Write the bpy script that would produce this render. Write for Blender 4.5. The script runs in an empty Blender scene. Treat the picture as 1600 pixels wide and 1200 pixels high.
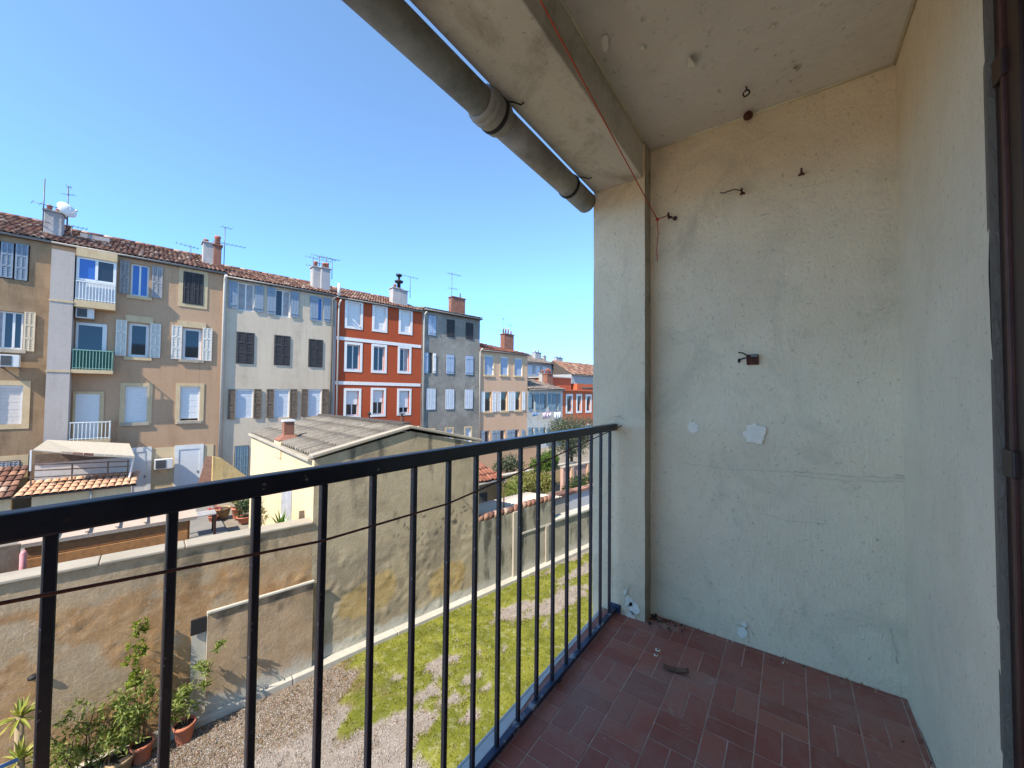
import bpy, math, random
import numpy as np
from math import radians, sin, cos, pi
from mathutils import Vector, Matrix, noise

# ------------------------------------------------------------------ camera
sc = bpy.context.scene
EYE = 5.2                                   # eye height over the courtyard gravel (world z = 0)
YAW, PITCH, ROLL, FPX = radians(35.93), radians(1.6485), radians(.5592), 600.72
FWD = Vector((cos(PITCH)*cos(YAW), cos(PITCH)*sin(YAW), sin(PITCH)))
_r = Vector((sin(YAW), -cos(YAW), 0)); _u = _r.cross(FWD)
RIGHT = _r*cos(ROLL) + _u*sin(ROLL); UP = RIGHT.cross(FWD)
cam = bpy.data.cameras.new("camera"); camo = bpy.data.objects.new("camera", cam)
sc.collection.objects.link(camo)
cam.sensor_fit = 'HORIZONTAL'; cam.sensor_width = 36; cam.lens = FPX/1600*36
cam.clip_start = .02; cam.clip_end = 2000
mw = Matrix.Identity(4)
for i in range(3):
    mw[i][0] = RIGHT[i]; mw[i][1] = UP[i]; mw[i][2] = -FWD[i]
mw[2][3] = EYE
camo.matrix_world = mw
sc.camera = camo

# ------------------------------------------------------------------ sky, sun, exposure
SUN_EL, SUN_A = radians(46), radians(4)     # sun stands behind the camera, almost along the courtyard, so house fronts are only grazed
to_sun = Vector((-cos(SUN_A)*cos(SUN_EL), -sin(SUN_A)*cos(SUN_EL), sin(SUN_EL)))
world = bpy.data.worlds.new("World"); sc.world = world; world.use_nodes = True
nt = world.node_tree; nt.nodes.clear()
wo = nt.nodes.new("ShaderNodeOutputWorld"); bg = nt.nodes.new("ShaderNodeBackground")
sky = nt.nodes.new("ShaderNodeTexSky"); sky.sky_type = 'NISHITA'; sky.sun_disc = False
sky.sun_elevation = SUN_EL
sky.sun_rotation = math.atan2(to_sun.x, to_sun.y)
sky.air_density = 4.0; sky.dust_density = 0; sky.ozone_density = 10; sky.altitude = 15000
bg.inputs[1].default_value = .15
tint = nt.nodes.new("ShaderNodeVectorMath"); tint.operation = 'MULTIPLY'; tint.inputs[1].default_value = (1.14, .96, .71)   # even warm balance over the whole sky
nt.links.new(sky.outputs[0], tint.inputs[0]); nt.links.new(tint.outputs[0], bg.inputs[0]); nt.links.new(bg.outputs[0], wo.inputs[0])
sun = bpy.data.lights.new("sun", 'SUN'); sun.energy = 2.15; sun.angle = radians(.53); sun.color = (1, .94, .83)
suno = bpy.data.objects.new("sun", sun); sc.collection.objects.link(suno)
suno.rotation_euler = to_sun.to_track_quat('Z', 'Y').to_euler(); suno.location = (0, 0, 60)
sc.view_settings.view_transform = 'Standard'; sc.view_settings.look = 'None'
sc.view_settings.gamma = 1; sc.view_settings.use_curve_mapping = False
sc.view_settings.exposure = 2.2
sc.cycles.max_bounces = 8; sc.cycles.diffuse_bounces = 5

# ------------------------------------------------------------------ pixel helpers (a pixel gives a direction; planes give the distance)
FA = radians(-10.79)                         # the courtyard and the house row run at this angle to our balcony
D = Vector((cos(FA), sin(FA), 0)); N = Vector((-sin(FA), cos(FA), 0))
OW, OF = 7.95, 26.0                          # garden wall plane and house fronts, metres along N
EV = Vector((0, 0, EYE))
def ray(x, y): return RIGHT*((x-800)/FPX) + UP*(-(y-600)/FPX) + FWD
def hit(x, y, n, d):                         # point on plane n.p = d (p relative to the eye), world coords
    r = ray(x, y); return EV + r*(d/r.dot(n))
def onX(x, y, v): return hit(x, y, Vector((1, 0, 0)), v)
def onY(x, y, v): return hit(x, y, Vector((0, 1, 0)), v)
def onZ(x, y, z): return hit(x, y, Vector((0, 0, 1)), z-EYE)
def UZ(x, y, o):                             # along / height on a plane parallel to the house row
    p = hit(x, y, N, o); return (p.x*D.x+p.y*D.y, p.z)
def WP(u, o, z): return Vector((D.x*u+N.x*o, D.y*u+N.y*o, z))
def onU(x, y, u):                            # (o, z) on the plane across the row at u
    p = hit(x, y, D, u); return (p.x*N.x+p.y*N.y, p.z)

# ------------------------------------------------------------------ materials
def nodes(name):
    m = bpy.data.materials.new(name); m.use_nodes = True
    t = m.node_tree; return m, t, t.nodes["Principled BSDF"]
def rgb(*c):                                 # sRGB 0..255 -> linear
    return tuple(((v/255)/12.92 if v/255 <= .04045 else ((v/255+.055)/1.055)**2.4) for v in c)
def noise_n(t, co, scale, detail=4, rough=.6, dist=0):
    n = t.nodes.new("ShaderNodeTexNoise"); n.inputs["Scale"].default_value = scale
    n.inputs["Detail"].default_value = detail; n.inputs["Roughness"].default_value = rough
    n.inputs["Distortion"].default_value = dist
    t.links.new(co, n.inputs["Vector"]); return n.outputs["Fac"]
def ramp(t, fac, a, b):
    r = t.nodes.new("ShaderNodeMapRange"); r.inputs[1].default_value = a; r.inputs[2].default_value = b
    r.clamp = True; t.links.new(fac, r.inputs[0]); return r.outputs[0]
def mixc(t, fac, a, b):
    m = t.nodes.new("ShaderNodeMix"); m.data_type = 'RGBA'
    for s, v in ((6, a), (7, b)):
        if isinstance(v, (tuple, list)): m.inputs[s].default_value = (*v[:3], 1)
        else: t.links.new(v, m.inputs[s])
    if isinstance(fac, (int, float)): m.inputs[0].default_value = fac
    else: t.links.new(fac, m.inputs[0])
    return m.outputs[2]
def math_n(t, op, a, b=None):
    m = t.nodes.new("ShaderNodeMath"); m.operation = op; m.use_clamp = op == 'MULTIPLY' or op == 'ADD'
    for i, v in enumerate((a, b)):
        if v is None: continue
        if isinstance(v, (int, float)): m.inputs[i].default_value = v
        else: t.links.new(v, m.inputs[i])
    return m.outputs[0]
def coords(t, kind="Object", sc_=(1, 1, 1), loc=(0, 0, 0), rot=(0, 0, 0)):
    c = t.nodes.new("ShaderNodeTexCoord"); mp = t.nodes.new("ShaderNodeMapping")
    mp.inputs["Scale"].default_value = sc_; mp.inputs["Location"].default_value = loc
    mp.inputs["Rotation"].default_value = rot
    t.links.new(c.outputs[kind], mp.inputs[0]); return mp.outputs[0]
def bump(t, bs, h, dist=.01, strength=.6, prev=None):
    b = t.nodes.new("ShaderNodeBump"); b.inputs["Distance"].default_value = dist
    b.inputs["Strength"].default_value = strength; t.links.new(h, b.inputs["Height"])
    if prev is not None: t.links.new(prev, b.inputs["Normal"])
    t.links.new(b.outputs[0], bs.inputs["Normal"]); return b.outputs[0]
def plaster(name, c1, c2, stain=None, scale=.6, stain_amt=.6, fine=60, bdist=.004, rough=.9, streak=True, mott=.25, bstr=.6, stain_lo=.52):
    m, t, b = nodes(name); co = coords(t)
    big = ramp(t, noise_n(t, co, scale, 5, .65), .35, .65)
    col = mixc(t, big, c1, c2)
    f = noise_n(t, co, fine*.4, 3, .7)
    col = mixc(t, math_n(t, 'MULTIPLY', ramp(t, f, .45, .75), mott), col, tuple(v*.55 for v in c1))
    if stain and streak:                       # narrow rain runs
        r_ = noise_n(t, coords(t, sc_=(7, 7, .22), loc=(2, 4, 8)), 1.0, 4, .65); r2 = noise_n(t, coords(t, loc=(6, 2, 9)), .8, 3, .6)
        col = mixc(t, math_n(t, 'MULTIPLY', math_n(t, 'MULTIPLY', ramp(t, r_, .52, .75), ramp(t, r2, .4, .65)), min(.6, stain_amt*.7)), col, stain)
    if stain:
        s = noise_n(t, coords(t, sc_=(1.6, 1.6, .28) if streak else (1, 1, 1), loc=(3, 7, 2)), scale*2.2, 6, .7, .3)
        s2 = noise_n(t, coords(t, loc=(9, 1, 5)), scale*5, 5, .75)
        s = math_n(t, 'MULTIPLY', ramp(t, s, stain_lo, .78), ramp(t, s2, .3, .7))
        col = mixc(t, math_n(t, 'MULTIPLY', s, stain_amt), col, stain)
    t.links.new(col, b.inputs["Base Color"]); b.inputs["Roughness"].default_value = rough
    b.inputs["Specular IOR Level"].default_value = .2
    n1 = noise_n(t, co, fine, 4, .6); bump(t, b, n1, bdist, bstr)
    return m
def flat(name, c, rough=.6, metal=0, spec=.4, var=.12, vs=8, bmp=0, bs=60):
    m, t, b = nodes(name); co = coords(t)
    f = noise_n(t, co, vs, 4, .65)
    col = mixc(t, ramp(t, f, .3, .7), tuple(v*(1-var) for v in c), tuple(min(1, v*(1+var)) for v in c))
    t.links.new(col, b.inputs["Base Color"]); b.inputs["Roughness"].default_value = rough
    b.inputs["Metallic"].default_value = metal; b.inputs["Specular IOR Level"].default_value = spec
    if bmp: bump(t, b, noise_n(t, co, bs, 3, .6), bmp, .6)
    return m
def perobj(name, cols, rough=.8, vs=25, bmp=.002, dirt=(.05, .04, .03), dirt_amt=.4):
    m, t, b = nodes(name); co = coords(t, "Object")
    oi = t.nodes.new("ShaderNodeObjectInfo"); cr = t.nodes.new("ShaderNodeValToRGB")
    cr.color_ramp.interpolation = 'LINEAR'
    el = cr.color_ramp.elements
    for i, c in enumerate(cols):
        p = i/(len(cols)-1)
        e = el[0] if i == 0 else (el[len(el)-1] if i == len(cols)-1 else el.new(p))
        e.color = (*c, 1)
    t.links.new(oi.outputs["Random"], cr.inputs[0])
    ad = t.nodes.new("ShaderNodeVectorMath"); ad.operation = 'ADD'
    mu = t.nodes.new("ShaderNodeVectorMath"); mu.operation = 'SCALE'; mu.inputs[3].default_value = 40
    t.links.new(oi.outputs["Location"], mu.inputs[0]); t.links.new(co, ad.inputs[0]); t.links.new(mu.outputs[0], ad.inputs[1])
    f = noise_n(t, ad.outputs[0], vs, 4, .7)
    col = mixc(t, math_n(t, 'MULTIPLY', ramp(t, f, .45, .75), dirt_amt), cr.outputs[0], dirt)
    t.links.new(col, b.inputs["Base Color"]); b.inputs["Roughness"].default_value = rough
    b.inputs["Specular IOR Level"].default_value = .25
    bump(t, b, f, bmp, .5); return m
def leafm(name, c1, c2, c3, trans=.35):
    m, t, b = nodes(name)
    g = t.nodes.new("ShaderNodeNewGeometry"); cr = t.nodes.new("ShaderNodeValToRGB")
    el = cr.color_ramp.elements; el[0].color = (*c1, 1); el[1].color = (*c3, 1); e = el.new(.5); e.color = (*c2, 1)
    t.links.new(g.outputs["Random Per Island"], cr.inputs[0])
    t.links.new(cr.outputs[0], b.inputs["Base Color"]); b.inputs["Roughness"].default_value = .5
    b.inputs["Specular IOR Level"].default_value = .3
    tr = t.nodes.new("ShaderNodeBsdfTranslucent"); t.links.new(cr.outputs[0], tr.inputs[0])
    mx = t.nodes.new("ShaderNodeMixShader"); mx.inputs[0].default_value = trans
    out = t.nodes["Material Output"]
    t.links.new(b.outputs[0], mx.inputs[1]); t.links.new(tr.outputs[0], mx.inputs[2]); t.links.new(mx.outputs[0], out.inputs[0])
    return m
def glassm(name, c, rough=.04):
    m, t, b = nodes(name); b.inputs["Base Color"].default_value = (*c, 1); b.inputs["Roughness"].default_value = rough
    b.inputs["Specular IOR Level"].default_value = .6
    bump(t, b, noise_n(t, coords(t), 1.3, 2), .004, .25)
    return m

# ------------------------------------------------------------------ mesh helpers
COL = sc.collection
class MB:
    def __init__(s): s.v = []; s.f = []; s.sm = []
    def poly(s, pts, smooth=False):
        b = len(s.v); s.v += [tuple(p) for p in pts]; s.f.append(tuple(range(b, b+len(pts)))); s.sm.append(smooth); return s
    def box(s, x0, x1, y0, y1, z0, z1):
        b = len(s.v)
        s.v += [(x0, y0, z0), (x1, y0, z0), (x1, y1, z0), (x0, y1, z0), (x0, y0, z1), (x1, y0, z1), (x1, y1, z1), (x0, y1, z1)]
        for q in ((0, 3, 2, 1), (4, 5, 6, 7), (0, 1, 5, 4), (1, 2, 6, 5), (2, 3, 7, 6), (3, 0, 4, 7)):
            s.f.append(tuple(b+i for i in q)); s.sm.append(False)
        return s
    def bar(s, p0, p1, w, h, up=(0, 0, 1)):      # rectangular bar between two points
        p0, p1, up = Vector(p0), Vector(p1), Vector(up); d = (p1-p0).normalized()
        sd = d.cross(up)
        if sd.length < 1e-4: sd = d.cross(Vector((1, 0, 0)))
        sd.normalize(); u2 = sd.cross(d)
        b = len(s.v)
        for p in (p0, p1):
            for a, c in ((-1, -1), (1, -1), (1, 1), (-1, 1)): s.v.append(tuple(p+sd*(a*w/2)+u2*(c*h/2)))
        for q in ((3, 2, 1, 0), (4, 5, 6, 7), (0, 1, 5, 4), (1, 2, 6, 5), (2, 3, 7, 6), (3, 0, 4, 7)):
            s.f.append(tuple(b+i for i in q)); s.sm.append(False)
        return s
    def tube(s, pts, rad, seg=8, cap=True, smooth=True):
        pts = [Vector(p) for p in pts]; rr = rad if isinstance(rad, (list, tuple)) else [rad]*len(pts)
        b = len(s.v); prev = None
        for i, p in enumerate(pts):
            d = (pts[min(i+1, len(pts)-1)]-pts[max(i-1, 0)]).normalized()
            if prev is None:
                a = Vector((0, 0, 1)) if abs(d.z) < .9 else Vector((1, 0, 0)); x = d.cross(a).normalized()
            else:
                x = (prev-d*prev.dot(d)).normalized()
            prev = x; y = d.cross(x)
            for k in range(seg):
                a = 2*pi*k/seg; s.v.append(tuple(p+x*(cos(a)*rr[i])+y*(sin(a)*rr[i])))
        for i in range(len(pts)-1):
            for k in range(seg):
                k2 = (k+1) % seg
                s.f.append((b+i*seg+k, b+i*seg+k2, b+(i+1)*seg+k2, b+(i+1)*seg+k)); s.sm.append(smooth)
        if cap:
            s.f.append(tuple(b+k for k in reversed(range(seg)))); s.sm.append(False)
            s.f.append(tuple(b+(len(pts)-1)*seg+k for k in range(seg))); s.sm.append(False)
        return s
    def lathe(s, prof, c=(0, 0, 0), seg=16, cap=True):   # prof: (r, z)
        b = len(s.v)
        for r, z in prof:
            for k in range(seg):
                a = 2*pi*k/seg; s.v.append((c[0]+r*cos(a), c[1]+r*sin(a), c[2]+z))
        for i in range(len(prof)-1):
            for k in range(seg):
                k2 = (k+1) % seg; s.f.append((b+i*seg+k, b+i*seg+k2, b+(i+1)*seg+k2, b+(i+1)*seg+k)); s.sm.append(True)
        if cap:
            s.f.append(tuple(b+k for k in reversed(range(seg)))); s.sm.append(False)
            s.f.append(tuple(b+(len(prof)-1)*seg+k for k in range(seg))); s.sm.append(False)
        return s
    def mesh(s, name):
        me = bpy.data.meshes.new(name); me.from_pydata(s.v, [], s.f); me.polygons.foreach_set("use_smooth", s.sm); me.update(); return me
    def build(s, name, m, parent=None, loc=None, rz=None, bevel=0):
        return add(name, s.mesh(name), m, parent, loc, rz, bevel)
def add(name, me, m, parent=None, loc=None, rz=None, bevel=0):
    if m is not None and not me.materials: me.materials.append(m)
    o = bpy.data.objects.new(name, me); COL.objects.link(o)
    if parent: o.parent = parent
    if loc is not None: o.location = loc
    if rz is not None: o.rotation_euler = (0, 0, rz)
    if bevel:
        b = o.modifiers.new("bevel", 'BEVEL'); b.width = bevel; b.segments = 2; b.limit_method = 'ANGLE'
    return o
def empty(name, loc=(0, 0, 0), rz=0):
    o = bpy.data.objects.new(name, None); COL.objects.link(o); o.location = loc; o.rotation_euler = (0, 0, rz); o.empty_display_size = .1; return o
def tag(o, label=None, cat=None, group=None, kind=None):
    if label: o["label"] = label
    if cat: o["category"] = cat
    if group: o["group"] = group
    if kind: o["kind"] = kind
    return o
def rebase(o, origin):                        # move a one-mesh thing's origin to its base
    o.data.transform(Matrix.Translation(-Vector(origin))); o.location = origin; return o
def npmesh(name, V, F, m, smooth=False):
    me = bpy.data.meshes.new(name); nv, nf, k = len(V), len(F), F.shape[1]
    me.vertices.add(nv); me.vertices.foreach_set("co", V.astype(np.float32).ravel())
    me.loops.add(nf*k); me.loops.foreach_set("vertex_index", F.astype(np.int32).ravel())
    me.polygons.add(nf); me.polygons.foreach_set("loop_start", np.arange(0, nf*k, k, dtype=np.int32))
    me.polygons.foreach_set("use_smooth", np.full(nf, smooth))
    me.update(calc_edges=True); me.materials.append(m); return me
def rot_frames(rng, n, upb=0.0):
    d = rng.normal(size=(n, 3)); d[:, 2] += upb; d /= np.linalg.norm(d, axis=1)[:, None]
    a = rng.normal(size=(n, 3)); s = np.cross(d, a); s /= np.linalg.norm(s, axis=1)[:, None]
    return d, s, np.cross(d, s)
def leaves(name, blobs, n, ln, wd, seed, m, clump=14, upb=.3, spread=.28):
    """many small folded leaves in clumps spread through ellipsoid blobs (cx,cy,cz,rx,ry,rz)"""
    rng = np.random.default_rng(seed); B = np.array(blobs, float)
    w = (B[:, 3]*B[:, 4]*B[:, 5])**.8; w /= w.sum()
    nc = max(4, n//clump)
    bi = rng.choice(len(B), nc, p=w); d = rng.normal(size=(nc, 3)); d /= np.linalg.norm(d, axis=1)[:, None]
    r = rng.random(nc)**.45
    cc = B[bi, :3] + d*r[:, None]*B[bi, 3:]
    cr = B[bi, 3:].min(axis=1)*spread*rng.uniform(.6, 1.3, nc)
    ci = rng.integers(0, nc, n)
    P = cc[ci] + rng.normal(size=(n, 3))*cr[ci][:, None]*.6
    dr, sd, nn = rot_frames(rng, n, upb)
    L = ln*rng.uniform(.6, 1.25, n)[:, None]; W = wd*rng.uniform(.7, 1.2, n)[:, None]
    V = np.stack([P, P+dr*L*.5+sd*W*.5, P+dr*L-nn*L*.12, P+dr*L*.5-sd*W*.5], 1)
    V[:, 1] += nn*W*.2; V[:, 3] += nn*W*.2
    F = np.arange(n*4).reshape(n, 4)
    F = np.concatenate([F[:, [0, 1, 2]], F[:, [0, 2, 3]]])
    return npmesh(name, V.reshape(-1, 3), F, m)

# ------------------------------------------------------------------ materials in use
def stucco(name, c, bscale=90, bd=.006, dirt=.25, dark=(.10, .10, .08)):
    m, t, b = nodes(name); co = coords(t, "Object")
    big = noise_n(t, co, 1.4, 5, .6)
    col = mixc(t, ramp(t, big, .3, .7), tuple(v*.86 for v in c), tuple(min(1, v*1.08) for v in c))
    col = mixc(t, math_n(t, 'MULTIPLY', ramp(t, noise_n(t, coords(t, "Object", loc=(4, 2, 1)), .9, 4, .6), .45, .7), .35), col, (c[0]*1.0, c[1]*.9, c[2]*.78))
    col = mixc(t, math_n(t, 'MULTIPLY', ramp(t, noise_n(t, coords(t, "Object", sc_=(1, 1, .35)), 5, 6, .75, .6), .55, .8), dirt), col, dark)
    v = t.nodes.new("ShaderNodeTexNoise"); v.inputs["Scale"].default_value = bscale; v.inputs["Detail"].default_value = 5
    v.inputs["Roughness"].default_value = .55; v.inputs["Distortion"].default_value = .9
    t.links.new(coords(t, "Object", sc_=(1, 1, .55)), v.inputs["Vector"])
    # dark specks lodged in the pits of the render
    sp = ramp(t, noise_n(t, co, bscale*.7, 4, .7), .60, .72)
    col = mixc(t, math_n(t, 'MULTIPLY', sp, .5), col, dark)
    # smudged grime, faint rust and hairline horizontal scuffs
    g1 = ramp(t, noise_n(t, coords(t, "Object", loc=(1, 8, 3)), 2.3, 7, .72, .8), .52, .76)
    col = mixc(t, math_n(t, 'MULTIPLY', g1, dirt*1.5), col, (dark[0]*2.2, dark[1]*2.1, dark[2]*1.9))
    g2 = ramp(t, noise_n(t, coords(t, "Object", sc_=(.7, .7, 9), loc=(5, 0, 2)), 2.6, 5, .7), .66, .72)
    g3 = ramp(t, noise_n(t, coords(t, "Object", loc=(7, 4, 6)), 3.1, 3, .5), .5, .62)
    col = mixc(t, math_n(t, 'MULTIPLY', math_n(t, 'MULTIPLY', g2, g3), dirt*1.6), col, dark)
    t.links.new(col, b.inputs["Base Color"]); b.inputs["Roughness"].default_value = .92; b.inputs["Specular IOR Level"].default_value = .15
    n1 = bump(t, b, v.outputs["Fac"], bd*1.5, .6)
    bump(t, b, noise_n(t, co, 9, 3, .5), .02, .35, n1)
    return m
M = {}
M['stucco'] = stucco('pale_green_stucco', (.76, .625, .42))
M['stucco_h'] = stucco('pale_stucco_house_side', (.79, .665, .46), 80, .004, .1)
M['ceil'] = stucco('ceiling_paint', (.60, .58, .50), 45, .002, .12)
M['beam'] = stucco('beam_paint', (.54, .52, .45), 60, .002, .55, (.09, .08, .065))
def floortile():
    m, t, b = nodes('red_floor_tile'); oi = t.nodes.new("ShaderNodeObjectInfo"); g = t.nodes.new("ShaderNodeNewGeometry"); pos = g.outputs["Position"]
    cr = t.nodes.new("ShaderNodeValToRGB"); el = cr.color_ramp.elements; el[0].color = (.27, .085, .058, 1); el[1].color = (.37, .14, .095, 1); el.new(.5).color = (.31, .098, .07, 1)
    t.links.new(oi.outputs["Random"], cr.inputs[0])
    c = mixc(t, math_n(t, 'MULTIPLY', ramp(t, noise_n(t, pos, 3.2, 6, .7, .5), .42, .68), .65), cr.outputs[0], (.33, .235, .19))      # trodden dust
    c = mixc(t, math_n(t, 'MULTIPLY', ramp(t, noise_n(t, pos, 60, 4, .75), .55, .72), .5), c, (.12, .065, .05))
    c = mixc(t, math_n(t, 'MULTIPLY', ramp(t, noise_n(t, pos, 11, 5, .7, .3), .62, .7), .55), c, (.42, .35, .29))
    t.links.new(c, b.inputs["Base Color"]); rr_ = t.nodes.new("ShaderNodeMapRange"); rr_.inputs[3].default_value = .45; rr_.inputs[4].default_value = .8
    t.links.new(noise_n(t, pos, 6, 4), rr_.inputs[0]); t.links.new(rr_.outputs[0], b.inputs["Roughness"]); b.inputs["Specular IOR Level"].default_value = .3
    bump(t, b, noise_n(t, pos, 120, 3), .001, .6); return m
M['tile'] = floortile()
M['grout'] = flat('grout', (.46, .35, .29), .95, var=.3, vs=14)
def navy():
    m, t, b = nodes('navy_paint'); co = coords(t)
    c = mixc(t, ramp(t, noise_n(t, co, 9, 5, .7), .35, .65), (.007, .010, .019), (.014, .019, .033))
    ch = ramp(t, noise_n(t, co, 55, 3, .6), .70, .73); c = mixc(t, ch, c, (.15, .15, .15))
    ru = ramp(t, noise_n(t, coords(t, loc=(4, 1, 7)), 24, 5, .75), .67, .71); c = mixc(t, ru, c, (.09, .035, .018))
    t.links.new(c, b.inputs["Base Color"]); rr_ = t.nodes.new("ShaderNodeMapRange"); rr_.inputs[3].default_value = .22; rr_.inputs[4].default_value = .5
    t.links.new(noise_n(t, co, 14, 4, .7), rr_.inputs[0]); t.links.new(rr_.outputs[0], b.inputs["Roughness"])
    n1 = bump(t, b, noise_n(t, co, 45, 3), .0018, .5); bump(t, b, ch, -.0008, .8, n1); return m
M['navy'] = navy()
def chipped():
    m, t, b = nodes('navy_paint_chipped'); co = coords(t)
    f = ramp(t, noise_n(t, co, 16, 6, .75), .55, .6)
    c = mixc(t, f, (.016, .03, .07), (.24, .25, .26))
    f2 = ramp(t, noise_n(t, coords(t, loc=(3, 3, 3)), 22, 5, .7), .62, .66)
    c = mixc(t, f2, c, (.12, .045, .02)); t.links.new(c, b.inputs["Base Color"]); b.inputs["Roughness"].default_value = .55
    bump(t, b, f, .001, .6); return m
M['navychip'] = chipped()
M['white_edge'] = plaster('pale_slab_edge', (.62, .6, .55), (.5, .5, .46), (.2, .2, .18), 2, .5)
M['pipe'] = plaster('fibre_cement_pipe', (.37, .355, .32), (.25, .24, .215), (.035, .032, .03), 3, .95, 90, .002, .8, False, .3, .4, .4)
M['rust'] = flat('rusty_iron', (.07, .022, .012), .85, var=.5, vs=60, bmp=.002, bs=120)
M['blackiron'] = flat('black_iron', (.012, .011, .011), .7, var=.4, vs=60)
M['orange_cord'] = flat('orange_cord', (.40, .055, .02), .7, var=.2)
M['brown_wire'] = flat('rusty_wire', (.085, .028, .018), .7, var=.3)
M['chip_white'] = flat('bare_plaster_patch', (.76, .70, .56), .95, var=.1, vs=30, bmp=.003, bs=80)
M['wood_dark'] = flat('dark_stained_wood', (.030, .012, .008), .45, var=.4, vs=6)
M['wood_red'] = flat('reddish_wood_edge', (.075, .024, .013), .5, var=.35, vs=9)
M['steel'] = flat('dull_steel', (.18, .17, .16), .5, metal=.6, var=.2)
M['darkglass'] = glassm('dark_glass', (.015, .018, .02))
M['paint_flake'] = flat('paint_flake', (.62, .6, .5), .9, var=.08)
M['brownleaf'] = flat('dry_bark', (.16, .09, .055), .85, var=.35, vs=40)

# ------------------------------------------------------------------ our balcony (a loggia set into the front of our building)
FL = EYE-1.15                                # tile surface
CE = EYE+1.35                                # ceiling
HX0, HX1, HY = -2.3, 2.12, -.355             # near end (unseen, left open for more skylight), end wall, house wall
PX, PY0, PY1 = 2.02, .612, .90               # pillar face and sides
BZ = EYE+1.155                               # underside of the beam
DX = 1.285                                   # right jamb of the door opening
# floor slab and its pieces
fl = MB().box(HX0, HX1, HY, .832, FL-.22, FL-.0014).build('balcony_floor', M['grout']); tag(fl, kind='structure')
m_ = .147; gx0 = 1.943-13*m_*1.0 - 4*m_; gy = .695
tm = MB(); ww, hh = m_/2-.0042, m_-.0042
tm.box(-hh/2, hh/2, -ww/2, ww/2, -.012, 0)
tile_full = tm.mesh('tile'); tile_full.materials.append(M['tile'])
rnd = random.Random(4)
def tile(cx, cy, lx, ly):
    if abs(lx-hh) < .002 and abs(ly-ww) < .002: o = add('tile', tile_full, None, fl)
    elif abs(ly-hh) < .002 and abs(lx-ww) < .002: o = add('tile', tile_full, None, fl, rz=pi/2)
    else:
        me = MB().box(-lx/2, lx/2, -ly/2, ly/2, -.012, 0).mesh('tile'); o = add('tile', me, M['tile'], fl)
    o.location = (cx, cy, FL+rnd.uniform(-.0004, .0004))
for i in range(-1, 18):
    for j in range(0, 9):
        X0 = 1.943-(i)*m_+m_; Y1 = gy+m_-j*m_          # square (X0-m..X0, Y1-m..Y1)
        for k in (0, 1):
            if (i+j) % 2 == 0: a = (X0-m_, X0, Y1-m_/2*(k+1), Y1-m_/2*k)
            else: a = (X0-m_/2*(k+1), X0-m_/2*k, Y1-m_, Y1)
            x0, x1, y0, y1 = max(a[0], -.6), min(a[1], HX1-.004), max(a[2], HY+.003), min(a[3], .8285)
            if x1 > PX-.002 and y1 > PY0: 
                if y0 < PY0-.02: y1 = PY0-.003
                else: x1 = min(x1, PX-.003)
            if x1-x0 < .012 or y1-y0 < .012: continue
            tile((x0+x1)/2, (y0+y1)/2, x1-x0-.0042, y1-y0-.0042)
# pale wedge painting sunlight onto the tiles, and white edge strip outside the railing
w = MB()
w.poly([(-.6, .783, FL+.002), (.9, .786, FL+.002), (1.03, .797, FL+.002), (1.14, .803, FL+.002), (1.27, .815, FL+.002), (1.5, .822, FL+.002), (1.95, .828, FL+.002), (1.95, .8335, FL+.002), (-.6, .8335, FL+.002)])
w.build('painted_sun_wedge', M['white_edge'], fl)
MB().box(HX0, PX-.003, .8335, .845, FL-.20, FL+.003).build('slab_edge', M['white_edge'], fl, bevel=.004)

def grid_plane(name, P, nx, ny, m, amp=.004, s=3.0, seed=0):     # gently uneven plastered face, P(a,b)->point, normal given
    mb = MB(); v = []
    for j in range(ny+1):
        for i in range(nx+1):
            p, n = P(i/nx, j/ny)
            k = 0 if False else noise.fractal(Vector(p)*s+Vector((seed, seed*2, 0)), 1.0, 2.0, 3)
            v.append(tuple(Vector(p)+Vector(n)*amp*k))
    mb.v = v
    for j in range(ny):
        for i in range(nx):
            a = j*(nx+1)+i; mb.f.append((a, a+1, a+nx+2, a+nx+1)); mb.sm.append(True)
    return mb
def wall_box_front(name, x, y0, y1, z0, z1):
    pass
# end wall: a solid box with an uneven front skin
ew = MB().box(HX1+.006, HX1+.25, HY-.3, .90, FL-.3, CE+.4).build('balcony_end_wall', M['stucco']); tag(ew, kind='structure')
grid_plane('skin', lambda a, b: ((HX1, .64-a*(.64-HY+.02), FL-.01+b*(CE-FL+.02)), (-1, 0, 0)), 40, 90, M['stucco'], .006, 2.5).build('plaster_skin', M['stucco'], ew)
# house wall right of the door, and left of it behind the camera
hw = MB().box(DX, HX1+.004, HY-.25, HY-.006, FL-.3, CE+.4).build('balcony_house_wall', M['stucco_h'], bevel=.0); tag(hw, kind='structure')
grid_plane('skin', lambda a, b: ((HX1+.005-a*(HX1+.005-DX), HY, FL-.01+b*(CE-FL+.02)), (0, 1, 0)), 30, 90, M['stucco_h'], .005, 2.5, 5).build('plaster_skin', M['stucco_h'], hw)
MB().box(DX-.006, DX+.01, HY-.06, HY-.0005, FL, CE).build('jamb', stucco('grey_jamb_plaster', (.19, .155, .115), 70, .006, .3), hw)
MB().box(HX0, -.35, HY-.25, HY, FL-.3, CE+.4).build('wall_pier', M['stucco_h'], hw)
MB().box(-.35, DX, HY-.25, HY, FL+2.28, CE+.4).build('lintel', M['stucco_h'], hw)
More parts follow.
